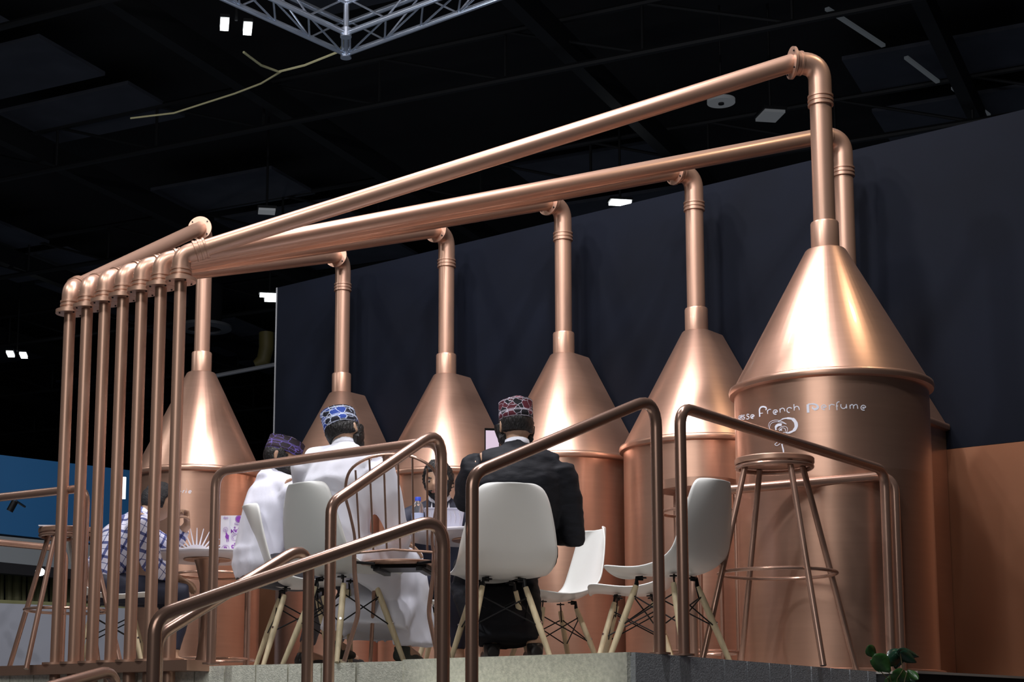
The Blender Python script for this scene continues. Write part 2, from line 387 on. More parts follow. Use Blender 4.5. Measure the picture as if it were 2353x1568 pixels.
# lettering on the big tank
def cyl_pt(u, v, P, R):
    d = ray(u, v); a = d.x**2 + d.y**2; b = 2*((EYE.x - P.x)*d.x + (EYE.y - P.y)*d.y); c = (EYE.x - P.x)**2 + (EYE.y - P.y)**2 - R*R
    q = b*b - 4*a*c
    if q < 0: return None
    return EYE + d*((-b - math.sqrt(q))/(2*a))
def smooth_line(pts, n=5):
    P = [Vector((*p, 0)) for p in pts]
    if len(P) < 3: return P
    out = []
    for i in range(len(P) - 1):
        a, b, c, d = P[max(i-1, 0)], P[i], P[i+1], P[min(i+2, len(P)-1)]
        for k in range(n):
            t = k/n; out.append(.5*((2*b) + (c - a)*t + (2*a - 5*b + 4*c - d)*t*t + (3*b - a - 3*c + d)*t**3))
    return out + [P[-1]]
def strokes(S, P, R, ox, oy, sc, depth=.0012):
    b = MB()
    for w, pts in S:
        pp = [cyl_pt(ox + q.x/sc, oy + q.y/sc, P, R + depth*.3) for q in smooth_line(pts)]
        pp = [q for q in pp if q is not None]
        if len(pp) < 2: continue
        loops = []
        for i, q in enumerate(pp):
            t = (pp[min(i+1, len(pp)-1)] - pp[max(i-1, 0)]).normalized(); nr = Vector((q.x - P.x, q.y - P.y, 0)).normalized(); s = t.cross(nr).normalized()*(w[i*(len(w)-1)//max(1, len(pp)-1)] if isinstance(w, list) else w)
            loops.append([q - s, q + s, q + s + nr*depth, q - s + nr*depth])
        b.loft(loops)
    return b
def spe(cx, cy, r):
    P_ = [(-.25, .28), (.12, .30), (.30, .05), (.10, -.2), (-.2, -.1), (-.22, .12), (.1, .18), (.55, .02), (.86, -.28), (.55, -.72), (0, -.92), (-.6, -.7), (-.92, -.05), (-.68, .62), (-.1, .95), (.45, .88)]
    return [(cx + r*a, cy + r*b) for a, b in P_]
w1 = .0021
LET = [(w1, spe(300, 470, 26)), (w1, [(322, 430), (324, 495)]), (w1, [(362, 440), (340, 440), (334, 456), (352, 466), (362, 480), (350, 494), (332, 490)]),
       (w1, [(420, 430), (398, 426), (388, 440), (398, 452), (415, 462), (420, 478), (405, 492), (384, 488)]), (w1, spe(466, 457, 27)),
       ([.0045, .0045, .004, .003, .003], [(565, 460), (562, 400), (562, 365), (578, 334), (612, 324), (645, 334), (655, 356), (642, 366)]), (w1, [(565, 415), (606, 411)]),
       (w1, [(672, 421), (668, 370)]), (w1, [(670, 390), (688, 362), (716, 362)]), (w1, spe(776, 397, 32)), (w1, [(841, 405), (836, 350)]), (w1, [(838, 372), (860, 346), (890, 352), (904, 386)]),
       (w1, [(998, 347), (966, 335), (936, 352), (934, 384), (952, 402), (970, 401)]), (w1, [(1031, 376), (1026, 290)]), (w1, [(1029, 350), (1056, 320), (1088, 330), (1100, 370)]),
       (.0062, [(1219, 405), (1216, 350), (1214, 292)]), ([.003, .004, .005, .006, .006, .004, .003, .002], [(1214, 292), (1280, 287), (1330, 300), (1350, 328), (1330, 354), (1295, 356), (1276, 338), (1284, 322)]),
       (w1, spe(1430, 332, 35)), (w1, [(1506, 367), (1502, 300)]), (w1, [(1504, 322), (1530, 293), (1576, 302)]), (w1, [(1608, 370), (1604, 300), (1612, 266), (1642, 257)]), (w1, [(1592, 316), (1622, 313)]),
       (w1, [(1662, 290), (1660, 322), (1680, 346), (1708, 346), (1730, 326), (1734, 290)]), (w1, [(1734, 290), (1738, 348)]),
       (w1, [(1786, 352), (1782, 300)]), (w1, [(1785, 318), (1805, 295), (1826, 306), (1832, 350)]), (w1, [(1832, 318), (1856, 295), (1880, 306), (1889, 352)]), (w1, spe(1964, 338, 36)),
       (.003, [(195, 520), (165, 500), (140, 520), (140, 555), (165, 575), (195, 560), (195, 540), (172, 540)]), (w1, [(222, 550), (220, 500)]), (w1, [(221, 515), (238, 494), (256, 496)])]
EMB = [([.0015, .003, .005, .008, .009, .008, .005, .003, .001], [(815, 527), (870, 492), (940, 480), (1012, 494), (1052, 545), (1055, 600), (1018, 650), (950, 678), (915, 672)]),
       ([.004, .007, .007, .005], [(785, 640), (782, 602), (808, 572), (862, 566)]), (.0012, [(682, 597), (700, 535), (770, 506), (850, 518), (925, 560)]), (.0012, [(698, 600), (722, 548), (790, 527), (860, 538), (925, 560)]),
       (.0012, [(815, 636), (850, 600), (905, 590), (938, 618), (932, 665), (880, 672)]), (.0012, [(832, 640), (870, 612), (905, 622), (915, 658)]), (.003, [(830, 650), (850, 632), (862, 648)]), (.0012, [(690, 600), (720, 650), (800, 690), (870, 700)]),
       ([.003, .0035, .003], [(868, 760), (864, 830), (884, 915), (886, 960)]), (.002, [(866, 832), (915, 826)]), (.0013, [(862, 800), (815, 802), (768, 832), (800, 850), (850, 812)])]
gb = .505 - .012
for gi in [[27], [28, 29], [0, 1], [2], [3], [4], [5, 6], [7, 8], [9], [10, 11], [12], [13, 14], [15, 16], [17], [18, 19], [20, 21], [22, 23], [24, 25, 26], [30]]:
    part('letter', strokes([LET[q] for q in gi if q < len(LET)], TK['G'], gb, 1650, 880, 5.8825), letter_m, T['G'])
part('emblem', strokes(EMB, TK['G'], gb, 1650, 880, 5.8825), letter_m, T['G'])['label'] = 'white line drawn flower emblem'
# 'erie' on the left tank (zoom 300,980 scale 6.533)
ER = [(w1, [(724, 985), (755, 985), (752, 968), (734, 966), (724, 985), (728, 1000), (752, 1000)]), (w1, [(783, 1003), (790, 966)]), (w1, [(788, 980), (800, 966), (812, 966)]),
      (w1, [(830, 1003), (838, 966)]), (w1, [(842, 948), (844, 942)]), (w1, [(874, 985), (908, 985), (906, 968), (886, 966), (874, 985), (878, 1003), (906, 1001)])]
for gi in [[0], [1, 2], [3, 4], [5]]: part('letter', strokes([ER[q] for q in gi], TK['A'], .458, 300, 980, 6.533), letter_m, T['A'])
# ------------------------------------------------------------------ pipe runs
order = ['A', 'B', 'C', 'D', 'E', 'F', 'G']
S7 = at_y(389, 1522, 8.05); S1 = at_y(128, 1527, 8.72)
S7 = Vector((S7.x, S7.y, 0)); S1 = Vector((S1.x, S1.y, 0))
top7 = at_y(391, 655, S7.y).z; top1 = at_y(148, 708, S1.y).z
ZST = (top7 + top1)/2
plabel = {'A': 'leftmost copper pipe run, rising alone to the flange of the left tank', 'B': 'copper pipe run second from the left, ending at the farthest tank', 'C': 'third copper pipe run from the left, ending at the middle tank',
          'D': 'fourth copper pipe run, the middle one of the seven standpipes', 'E': 'fifth copper pipe run from the left, to the tank left of the big lettered tank', 'F': 'sixth copper pipe run from the left, its long pipe ending behind the big riser', 'G': 'rightmost standpipe with the highest long pipe to the big lettered tank'}
ELZ = 3.245
def couple(b, c, ax, r, n, gap):
    ax = Vector(ax).normalized(); c = Vector(c); sg = 1 if gap > 0 else -1; gap = abs(gap); pts = []; rs = []
    for i in range(n):
        for o_, k_ in ((-.0065, .93), (-.005, 1), (.005, 1), (.0065, .93)): pts.append(c + ax*sg*(i*gap + o_)); rs.append(r*k_)
    b.tube(pts, rs, 26)
for i, k in enumerate(order):
    S = S1.lerp(S7, i/6); P = TK[k]; t = thing('pipe_run', plabel[k], 'pipe', S, group=None)
    d = Vector((P.x - S.x, P.y - S.y, 0)); dist = d.length; d.normalize()
    # riser and top elbow
    zr = ELZ - .06 + (-.02)
    b = MB(); b.tube([P + ZA*2.40, P + ZA*(zr - .03)], .0575, 32); part('riser', b, copper_pipe, t)
    eo = .10
    b = MB(); b.tube([P + ZA*(zr - .10)] + bend(P + ZA*(zr - .07), P + ZA*(ELZ + .055), P + ZA*(ELZ + .055) - d*.24, .115, 10) + [P + ZA*(ELZ + .055) - d*.14], .0605, 28)
    el = part('elbow', b, copper_pipe, t)
    b = MB(); couple(b, P + ZA*(zr - .10), ZA, .068, 3, .024); part('coupling', b, copper_pipe, t); b = MB(); couple(b, P + ZA*(ELZ + .055) - d*.105, d, .067, 2, -.022); part('coupling', b, copper_pipe, t)
    fc = P + ZA*(ELZ + .055) - d*.15
    b = MB(); b.disc(fc, d, .088, .014, 36); fl = part('flange', b, copper_pipe, t)
    sd = d.cross(ZA).normalized()
    for a in (40, 140, 220, 320):
        a = math.radians(a); b = MB(); b.disc(fc - d*.008 + sd*(.073*math.cos(a)) + ZA*(.073*math.sin(a)), d, .0055, .01, 8); part('screw', b, black_metal, fl)
    # lower elbow and long pipe
    zt = ZST; q0 = S + ZA*(zt + .10)
    slope_t = (fc - (q0 + d*.1)).normalized()
    pk = q0 + ZA*.03
    start = pk + slope_t*.09
    b = MB(); b.tube([start, fc + d*.0], [.0435, .050], 28); part('long_pipe', b, copper_pipe, t)
    b = MB(); b.tube([S + ZA*(zt + .012), S + ZA*(zt + .05)] + bend(S + ZA*(zt + .03), pk, pk + slope_t*.2, .075, 8) + [pk + slope_t*.10], .049, 26); part('lower_elbow', b, copper_pipe, t)
    b = MB(); couple(b, S + ZA*(zt + .014), ZA, .0565, 3, .021); part('coupling', b, copper_pipe, t); b = MB(); couple(b, pk + slope_t*.078, slope_t, .0565, 3, .026); part('coupling', b, copper_pipe, t)
    b = MB(); b.disc(S + ZA*(zt + .0), ZA, .079, .020, 36); fl = part('flange', b, copper_pipe, t)
    for a in (30, 120, 210, 300):
        a = math.radians(a); b = MB(); b.disc(S + ZA*(zt - .011) + Vector((.06*math.cos(a), .06*math.sin(a), 0)), ZA, .005, .008, 8); part('screw', b, black_metal, fl)
    b = MB(); b.tube([S + ZA*(-1.1), S + ZA*(zt + .01)], .0315, 28); part('standpipe', b, copper_pipe, t)
    b = MB(); b.disc(S + ZA*.031, ZA, .0735, .012, 36); part('base_flange', b, copper_pipe, t)
# copper shelf carrying the standpipes
dS = (S7 - S1).normalized(); nS = Vector((-dS.y, dS.x, 0))
if nS.dot(NB) < 0: nS = -nS
q1 = at_z(52, 1537, 0.02); q2 = at_z(500, 1528, 0.02)
a = (Vector((q1.x, q1.y, 0)) - S1).dot(dS); e = (Vector((q2.x, q2.y, 0)) - S1).dot(dS)
b = MB(); e += .24; b.box(S1 + dS*(a + e)/2 + nS*.02 + ZA*(-.001), e - a, .17, .052, dS, nS)
tag(link('pipe_shelf', b.mesh('ps'), copper_pipe, smooth=False), 'flat copper beam under the seven standpipes on the platform edge', 'shelf')
# ------------------------------------------------------------------ railings
RR = .0235
def rail(name, label, pts, r=.085, foot=True, cat='handrail'):
    pts = [Vector(p) for p in pts]; base = Vector((pts[0].x, pts[0].y, pts[0].z))
    t = thing(name, label, cat, base)
    b = MB(); b.tube(rounded(pts, r, 8), RR, 20); part('tube', b, copper_rail, t)
    fb = MB(); n = 0
    for p in (pts[0], pts[-1]):
        if abs(p.z) < .05: fb.disc(Vector((p.x, p.y, .004)), ZA, .042, .008, 24); n += 1
    if n: part('foot_plate', fb, copper_rail, t)
    return t
def post_rail(u0, v0, Y0, u1, v1, Y1, low0, low1, ub0=None, ub1=None):
    """two posts with a straight top tube: top corner pixels and depths; low0/low1 feet heights"""
    A = at_y(u0, v0, Y0); Bq = at_y(u1, v1, Y1)
    return [Vector((A.x, A.y, low0)), A, Bq, Vector((Bq.x, Bq.y, low1))]
rail('stair_handrail', 'copper stair handrail rising to the stone platform corner', post_rail(1085, 1090, 5.7, 1507, 912, 6.33, GROUND, 0))
rail('stair_handrail', 'nearest copper stair handrail, running low across the front', post_rail(357, 1418, 5.2, 1020, 1186, 5.72, GROUND, GROUND))
rail('stair_handrail', 'steep copper handrail in front of the wire chair and the man in white', post_rail(761, 1158, 6.56, 1016, 983, 7.02, GROUND, GROUND))
rail('stair_handrail', 'copper handrail crossing behind the nearest stair handrail', post_rail(362, 1462, 5.95, 711, 1247, 6.5, GROUND, GROUND))
rail('stair_handrail', 'copper handrail end showing at the bottom left edge', post_rail(40, 1600, 6.0, 268, 1538, 6.5, GROUND, GROUND))
rail('platform_rail', 'horizontal copper rail behind the white-robed man, joined to the steep handrail', post_rail(496, 1084, 7.78, 1012, 1012, 7.14, 0, GROUND))
rail('platform_rail', 'copper rail along the right platform edge in front of the bar stool', post_rail(1562, 935, 6.42, 2032, 1081, 7.76, 0, 0))
rail('platform_rail', 'copper rail crossing behind the nearest bar stool', post_rail(1588, 1134, 7.98, 2054, 1092, 7.81, 0, 0))
rail('platform_rail', 'copper rail end at the left behind the first standpipe', post_rail(198, 1122, 8.66, -260, 1172, 9.6, 0, 0))
rail('platform_rail', 'far lower copper rail at the left edge of the platform', post_rail(150, 1262, 10.9, -200, 1228, 10.3, -.1, -.1))
# ------------------------------------------------------------------ bar stools
def bar_stool(name, label, loc, H, rs, rf, rr, zr, rot=.3):
    t = thing(name, label, 'stool', loc)
    b = MB(); b.lathe([(.001, H - .028), (rs, H - .028), (rs + .004, H - .024), (rs + .004, H - .004), (rs, H), (.001, H)], (0, 0, 0), 48); lpart('seat', b, copper_pipe, t)
    b = MB(); b.ring((0, 0, H - .042), rs - .008, .011, 48, 10); lpart('seat_ring', b, copper_rail, t)
    for k in range(4):
        a = rot + k*PI/2; d = Vector((math.cos(a), math.sin(a), 0))
        b = MB(); b.tube([d*(rs - .032) + ZA*(H - .03), d*rf + ZA*.002], .0145, 14); lpart('leg', b, copper_rail, t)
    b = MB(); b.ring((0, 0, zr), rr, .0085, 56, 8); lpart('foot_ring', b, copper_rail, t)
    return t
p = at_y(1779, 1060, 7.62)
bar_stool('bar_stool', 'copper bar stool standing before the big lettered tank', (p.x, p.y, 0), 1.0, .182, .40, .272, .45, math.radians(14))
p = at_y(160, 1230, 9.05)
bar_stool('bar_stool', 'copper bar stool at the far left behind the standpipes', (p.x, p.y, 0), .80, .17, .37, .232, .34, math.radians(-112))
def drum_stool(label, loc, H, R):
    t = thing('high_stool', label, 'stool', loc)
    b = MB(); b.lathe([(.001, H - .02), (R - .01, H - .022), (R, H - .05), (R + .004, H - .05), (R + .004, H), (.001, H)], (0, 0, 0), 48); lpart('seat', b, copper_pipe, t)
    for k in range(5):
        a = -1.75 + k*2*PI/5; d = Vector((math.cos(a), math.sin(a), 0))
        b = MB(); b.tube([d*(R - .004) + ZA*(H - .04), d*(R - .004) + ZA*.002], .0125, 12); lpart('leg', b, copper_rail, t)
    for z, nme in ((H - .17, 'upper_ring'), (.14, 'lower_ring')):
        b = MB(); b.ring((0, 0, z), R - .006, .009, 48, 8); lpart(nme, b, copper_rail, t)
    return t
p = at_y(1603, 1090, 8.95); drum_stool('tall round copper stool with straight legs behind the empty white chair', (p.x, p.y, 0), 1.09, .215)
p = at_y(497, 1250, 10.55); drum_stool('tall round copper stool behind the left white table', (p.x, p.y, 0), .86, .27)
# ------------------------------------------------------------------ white shell chairs
def shell_chair():
    t = thing('shell_chair', 'x', 'chair', (0, 0, 0))
    prof = [(.235, .418, .150), (.228, .432, .185), (.20, .437, .212), (.14, .432, .226), (.07, .424, .232), (0, .418, .234), (-.07, .419, .235), (-.13, .43, .237), (-.178, .458, .237), (-.205, .50, .235), (-.226, .56, .228), (-.248, .63, .216), (-.27, .70, .201), (-.288, .76, .185), (-.30, .80, .168), (-.308, .826, .148), (-.313, .838, .12)]
    rows = []; nx = 14
    for i, (y, z, w) in enumerate(prof):
        f = i/(len(prof) - 1); seatness = max(0, 1 - f*2.1); backness = max(0, min(1, (f - .45)*2.2))
        row = []
        for k in range(nx + 1):
            s = -1 + 2*k/nx; e = abs(s)**2.6
            row.append(Vector((w*s, y + .062*e*backness, z + (.035*seatness + .05*math.exp(-((f - .5)/.16)**2))*e - .0*e)))
        rows.append(row)
    b = MB(); vs = [p for r in rows for p in r]; n = nx + 1
    fs = [[i*n + k, i*n + k + 1, (i + 1)*n + k + 1, (i + 1)*n + k] for i in range(len(rows) - 1) for k in range(nx)]
    b.add(vs, fs); o = lpart('shell', b, plastic, t, ang=80)
    s = o.modifiers.new('s', 'SUBSURF'); s.levels = 1; s.render_levels = 1
    s = o.modifiers.new('t', 'SOLIDIFY'); s.thickness = .007; s.offset = 0
    bake(o)
    for sx in (-1, 1):
        for sy, yt, yf in ((1, .10, .20), (-1, -.10, -.215)):
            tp = Vector((sx*.105, yt, .372)); ft = Vector((sx*.205, yf, .0))
            b = MB(); b.tube([tp, tp.lerp(ft, .12), tp.lerp(ft, .5), ft], [.0125, .0145, .0155, .0115], 12); lg = lpart('leg', b, wood, t)
            b = MB(); q = tp.lerp(ft, .45); b.disc(q + Vector((sx*.012, sy*.010, 0)), (sx, sy, .1), .006, .008, 10); lpart('bolt', b, chrome, lg)
    for sx in (-1, 1):
        for sy in (-1, 1):
            b = MB(); tp = Vector((sx*.105, sy*.10, .372))
            b.tube([Vector((sx*.07, sy*.085, .408)), Vector((sx*.10, sy*.098, .405)), tp + Vector((-sx*.006, 0, .01)), tp + Vector((sx*.008, sy*.01, -.06))], [(.004, .012)]*4, 8)
            b.disc(Vector((sx*.075, sy*.087, .408)), ZA, .022, .006, 12); lpart('bracket', b, black_metal, t)
    b = MB()
    for (ax_, ay_, bx_, by_) in ((-1, 1, 1, 1), (-1, -1, 1, -1), (-1, -1, -1, 1), (1, -1, 1, 1)):
        for s0, s1 in ((.12, .5), (.5, .12)):
            A0 = Vector((ax_*.105, ay_*.10, .372)).lerp(Vector((ax_*.205, ay_*(.20 if ay_ > 0 else .215), 0)), s0)
            B0 = Vector((bx_*.105, by_*.10, .372)).lerp(Vector((bx_*.205, by_*(.20 if by_ > 0 else .215), 0)), s1)
            b.tube([A0, B0], .0035, 8)
    lpart('wire_brace', b, black_metal, t)
    return t
chair0 = shell_chair(); used = [False]
def place_chair(loc, rz, label, group=None):
    o = chair0 if not used[0] else copy_tree(chair0); used[0] = True
    o.location = loc; o.rotation_euler = (0, 0, rz); o['label'] = label
    return o
def from_back(u, v, Y, rz, off=.29):
    """chair origin from the pixel of the middle of its backrest top"""
    p = at_y(u, v, Y); return Vector((p.x - math.sin(rz)*off, p.y + math.cos(rz)*off, 0))
R = math.radians
cA = from_back(1180, 1115, 7.42, R(9)); place_chair(cA, R(9), 'white shell chair of the man in the dark jacket and maroon cap')
cB = from_back(688, 1120, 7.5, R(-50)); place_chair(cB, R(-50), 'white shell chair of the man in the long white robe')
cC = from_back(568, 1180, 8.3, R(-80)); place_chair(cC, R(-80), 'white shell chair of the man in the white shirt and purple cap')
cD = from_back(1655, 1122, 7.28, R(48)); place_chair(cD, R(48), 'empty white shell chair behind the corner posts, its back to the bar stool')
p = at_y(1458, 1360, 8.55); place_chair((p.x, p.y, 0), R(78), 'empty white shell chair farther back, only its seat front in view')
p = at_y(1268, 1390, 9.0); place_chair((p.x, p.y, 0), R(108), 'white shell chair behind the man in the dark jacket')
p = at_y(262, 1390, 9.4); cE = Vector((p.x, p.y, 0)); place_chair(cE, R(-86), 'white shell chair of the man in the plaid shirt')
p = at_y(1040, 1390, 9.45); cF = Vector((p.x, p.y, 0)); place_chair(cF, R(172), 'white shell chair of the man in the navy suit facing the camera')
# ------------------------------------------------------------------ wire chair
def wire_chair(loc, rz):
    t = thing('wire_chair', 'copper wire chair with hoop back and slim spindles', 'chair', loc, rz)
    b = MB(); hp = []
    lean = lambda z: -.20 - max(0, (z - .45))*.20
    ctrl = [(-.185, .47), (-.178, .56), (-.195, .66), (-.215, .76), (-.19, .86), (-.10, .915), (0, .928), (.10, .915), (.19, .86), (.215, .76), (.195, .66), (.178, .56), (.185, .47)]
    cs = [Vector((x, lean(z), z)) for x, z in ctrl]
    pts = []
    for i in range(len(cs) - 1):
        a, b_, c, d = cs[max(i-1, 0)], cs[i], cs[i+1], cs[min(i+2, len(cs)-1)]
        for k in range(5):
            q = k/5; pts.append(.5*((2*b_) + (c - a)*q + (2*a - 5*b_ + 4*c - d)*q*q + (3*b_ - a - 3*c + d)*q**3))
    pts.append(cs[-1])
    b = MB(); b.tube(pts, .0068, 10); lpart('hoop', b, copper_rail, t)
    for k in range(6):
        f = (k - 2.5)/2.5; xb = .155*f; xt = .165*f; zt = .918 - .05*abs(f)**2.2*1.0
        zt = .925 - .045*f*f - (.018 if abs(f) > .9 else 0)
        b = MB(); b.tube([Vector((xb, lean(.5), .50)), Vector((xt, lean(zt), zt))], .0048, 8); lpart('spindle', b, copper_rail, t)
    b = MB(); b.tube([Vector((-.18, lean(.5), .492)), Vector((0, lean(.5) - .012, .505)), Vector((.18, lean(.5), .492))], .006, 8); lpart('rung', b, copper_rail, t)
    b = MB(); b.lathe([(.001, .452), (.195, .452), (.203, .456), (.203, .464), (.195, .468), (.001, .468)], (0, .02, 0), 40); lpart('seat', b, copper_pipe, t)
    b = MB(); b.box((0, .02, .442), .26, .22, .014); b.box((-.10, .02, .43), .03, .26, .02); b.box((.10, .02, .43), .03, .26, .02); b.tube([(-.185, -.2, .452), (-.1, -.15, .448)], .007, 8); b.tube([(.185, -.2, .452), (.1, -.15, .448)], .007, 8); lpart('seat_support', b, black_metal, t)
    for sx in (-1, 1):
        b = MB(); b.tube(rounded([(sx*.185, -.2, .49), (sx*.182, -.195, .40), (sx*.16, -.20, .22), (sx*.215, -.24, 0.0)], .2, 6), .0105, 10); lpart('rear_leg', b, copper_rail, t)
        b = MB(); b.tube(rounded([(sx*.13, .09, .445), (sx*.155, .14, .44), (sx*.165, .16, .38), (sx*.19, .2, 0)], .03, 6), .0095, 10); lpart('front_leg', b, copper_rail, t)
    b = MB(); b.disc((.19, -.205, .25), (0, 1, 0), .007, .03, 10); lpart('bolt', b, chrome, t)
    return t
p = at_y(926, 1270, 7.32); wire_chair((p.x, p.y + .16, 0), R(-12))
# ------------------------------------------------------------------ tables
def table(loc, r, H, label):
    t = thing('round_table', label, 'table', loc)
    b = MB(); b.lathe([(.001, H - .022), (r - .02, H - .022), (r - .003, H - .016), (r, H - .008), (r - .002, H - .001), (r - .006, H), (.001, H)], (0, 0, 0), 64); lpart('tabletop', b, plastic_cool, t)
    b = MB(); b.lathe([(.001, H - .032), (.142, H - .032), (.145, H - .028), (.142, H - .022), (.001, H - .022)], (0, 0, 0), 40); lpart('mounting_plate', b, copper_pipe, t)
    b = MB(); b.lathe([(.19, 0), (.19, .008), (.15, .02), (.08, .05), (.05, .12), (.033, .28), (.028, .42), (.04, .56), (.068, H - .06), (.08, H - .03)], (0, 0, 0), 40); lpart('pedestal', b, copper_pipe, t)
    return t
p = at_y(476, 1290, 9.75); t1 = Vector((p.x, p.y, 0)); table(t1, .42, .735, 'round white table with flared copper foot at the left, below the paper bag')
p = at_y(1100, 1225, 8.6); t2 = Vector((p.x, p.y, 0)); table(t2, .41, .735, 'round white table between the dark-jacketed man and the navy-suited man')
# spiked fan stand
p = at_y(451, 1277, 9.62); zt = .7355
t = thing('tester_fan', 'white half-round rack with radiating paper strips on the left table', 'rack', (p.x, p.y, zt))
b = MB(); r0 = .077; hub = [Vector((r0*math.cos(a), -.01, r0*math.sin(a)*.62)) for a in [PI*k/20 for k in range(21)]]
b.loft([hub, [q + Vector((0, .02, 0)) for q in hub]]); lpart('hub', b, plastic_cool, t)
for k in range(13):
    a = PI*(.03 + .94*k/12); d = Vector((math.cos(a), 0, math.sin(a)))
    b = MB(); b.tube([Vector((d.x*r0*.95, 0, d.z*r0*.60 + .001)), Vector((d.x*.165, 0, d.z*.148 + .002))], [(.0055, .003), (.0022, .0015)], 8, hint=(0, 1, 0)); lpart('strip', b, paper_m, t)
# paper bag with print
bp = at_y(549, 1278, 9.58)
bag = thing('paper_bag', 'white paper gift bag printed with purple logos, on the left table', 'bag', (bp.x, bp.y, zt), R(-8))
bw, bh, bd = .215, .218, .07
b = MB(); x0, x1 = -bw/2, bw/2
b.loft([[Vector((x0, -bd/2, 0)), Vector((x1, -bd/2, 0)), Vector((x1, bd/2, 0)), Vector((x0, bd/2, 0))], [Vector((x0, -bd/2, bh)), Vector((x1, -bd/2, bh)), Vector((x1, bd/2, bh)), Vector((x0, bd/2, bh))]], caps=False)
b.add([Vector((x0, -bd/2, .001)), Vector((x1, -bd/2, .001)), Vector((x1, bd/2, .001)), Vector((x0, bd/2, .001))], [[0, 1, 2, 3]])
o = lpart('bag_body', b, paper_m, bag, smooth=False); s = o.modifiers.new('t', 'SOLIDIFY'); s.thickness = .0012; bake(o)
b = MB(); b.tube([(-.05, -bd/2 - .003, bh - .01), (-.052, -bd/2 - .004, bh - .06), (-.02, -bd/2 - .005, bh - .105), (.03, -bd/2 - .004, bh - .10), (.055, -bd/2 - .004, bh - .05), (.05, -bd/2 - .003, bh - .01)], .0018, 6); lpart('handle', b, letter_m, bag)
def text_mesh(s, size, loc, rot=0, shear=0, ex=.0006):
    cu = bpy.data.curves.new('txt', 'FONT'); cu.body = s; cu.size = size; cu.align_x = 'CENTER'; cu.align_y = 'CENTER'; cu.shear = shear; cu.offset = size*.03; cu.size = size*1.25; cu.extrude = ex
    o = bpy.data.objects.new('txt', cu); C.objects.link(o)
    dg = bpy.context.evaluated_depsgraph_get(); me = bpy.data.meshes.new_from_object(o.evaluated_get(dg)); C.objects.unlink(o)
    M = Matrix.Translation(loc) @ Matrix.Rotation(PI/2, 4, 'X') @ Matrix.Rotation(rot, 4, 'Z'); me.transform(M); return me
def bpx(u, v): return Vector(((u - 549)/81*bw, -bd/2 - .0015, bh - (v - 1198)/80*bh))
PR = [('NINA RICCI', .017, 575, 1262, -.2, lilac_m), ('ck', .034, 541, 1265, .12, purple_m), ('FENDI', .018, 580, 1255, -.12, purple_m), ('M<', .024, 540, 1233, 0, purple_m), ('LAUREN', .012, 575, 1274, -.05, purple_m),
      ('dior', .016, 520, 1203, 0, lilac_m), ('B', .03, 521, 1272, .1, purple_m), ('Calvin', .011, 545, 1217, -.25, lilac_m), ('VERSACE', .006, 550, 1207, 0, lilac_m), ('PARIS', .006, 568, 1270, -.1, lilac_m), ('S', .02, 520, 1229, .3, lilac_m), ('D', .016, 541, 1224, 0, purple_m)]
for s_, sz, u, v, ro, mm in PR[:10] + PR[10:]:
    if s_ == 'M<': s_ = 'MK'
    if s_ == 'VERSACE': s_ = 'KENZO'
    if s_ in ('KENZO', 'PARIS', 'D', 'dior', 'Calvin', 'S'):
        s_ = {'KENZO': '-----', 'PARIS': '- - - -', 'D': 'o', 'dior': 'dyo', 'Calvin': 'Calin', 'S': 'x'}[s_]
    link('print', text_mesh(s_, sz, bpx(u, v), ro), mm, bag, smooth=False)
b = MB()
def ringp(b, c, R, r=.0009, a0=0, a1=360, n=22):
    c = Vector(c); b.tube([c + Vector((R*math.cos(math.radians(a0 + (a1 - a0)*k/n)), 0, R*math.sin(math.radians(a0 + (a1 - a0)*k/n)))) for k in range(n + 1)], r, 5)
ringp(b, bpx(553, 1227) + Vector((-.0035, 0, 0)), .0075, .001, 50, 310); ringp(b, bpx(553, 1227) + Vector((.0035, 0, 0)), .0075, .001, 230, 490)
ringp(b, bpx(541, 1246), .02, .0007); ringp(b, bpx(541, 1246), .012, .0009, 60, 260); ringp(b, bpx(521, 1272), .024, .0009, 0, 200); ringp(b, bpx(520, 1229), .014, .0007)
ringp(b, bpx(550, 1206), .0215, .001)
lpart('print', b, purple_m, bag)
b = MB(); b.disc(bpx(550, 1206), (0, 1, 0), .018, .0012, 26); lpart('print', b, purple_m, bag)
b = MB(); hr = [(-.006, .03), (-.002, .034), (.0, .028), (.006, .02), (.014, .014), (.013, -.004), (.014, -.024), (.011, -.024), (.009, -.008), (.004, -.008), (.004, -.026), (.001, -.026), (0, -.006), (-.005, -.004), (-.009, .008), (-.005, .018)]
lo = [bpx(523, 1247) + Vector((x, 0, z)) for x, z in hr]; b.loft([lo, [q + Vector((0, -.0008, 0)) for q in lo]]); lpart('print', b, purple_m, bag, smooth=False)
# bottle
p = at_y(960, 1200, 8.38); t = thing('water_bottle', 'clear water bottle with blue cap on the right-hand white table', 'bottle', (p.x, p.y, zt))
b = MB(); b.lathe([(.001, 0), (.029, .002), (.031, .01), (.031, .10), (.030, .115), (.024, .135), (.014, .148), (.0125, .158)], (0, 0, 0), 28); lpart('bottle_body', b, clear, t)
b = MB(); b.lathe([(.0315, .035), (.0315, .085)], (0, 0, 0), 28, caps=False); o = lpart('paper_label', b, label_b, t)
b = MB(); b.lathe([(.001, .150), (.0155, .150), (.016, .168), (.0145, .171), (.001, .171)], (0, 0, 0), 28); lpart('cap', b, blue_cap, t)
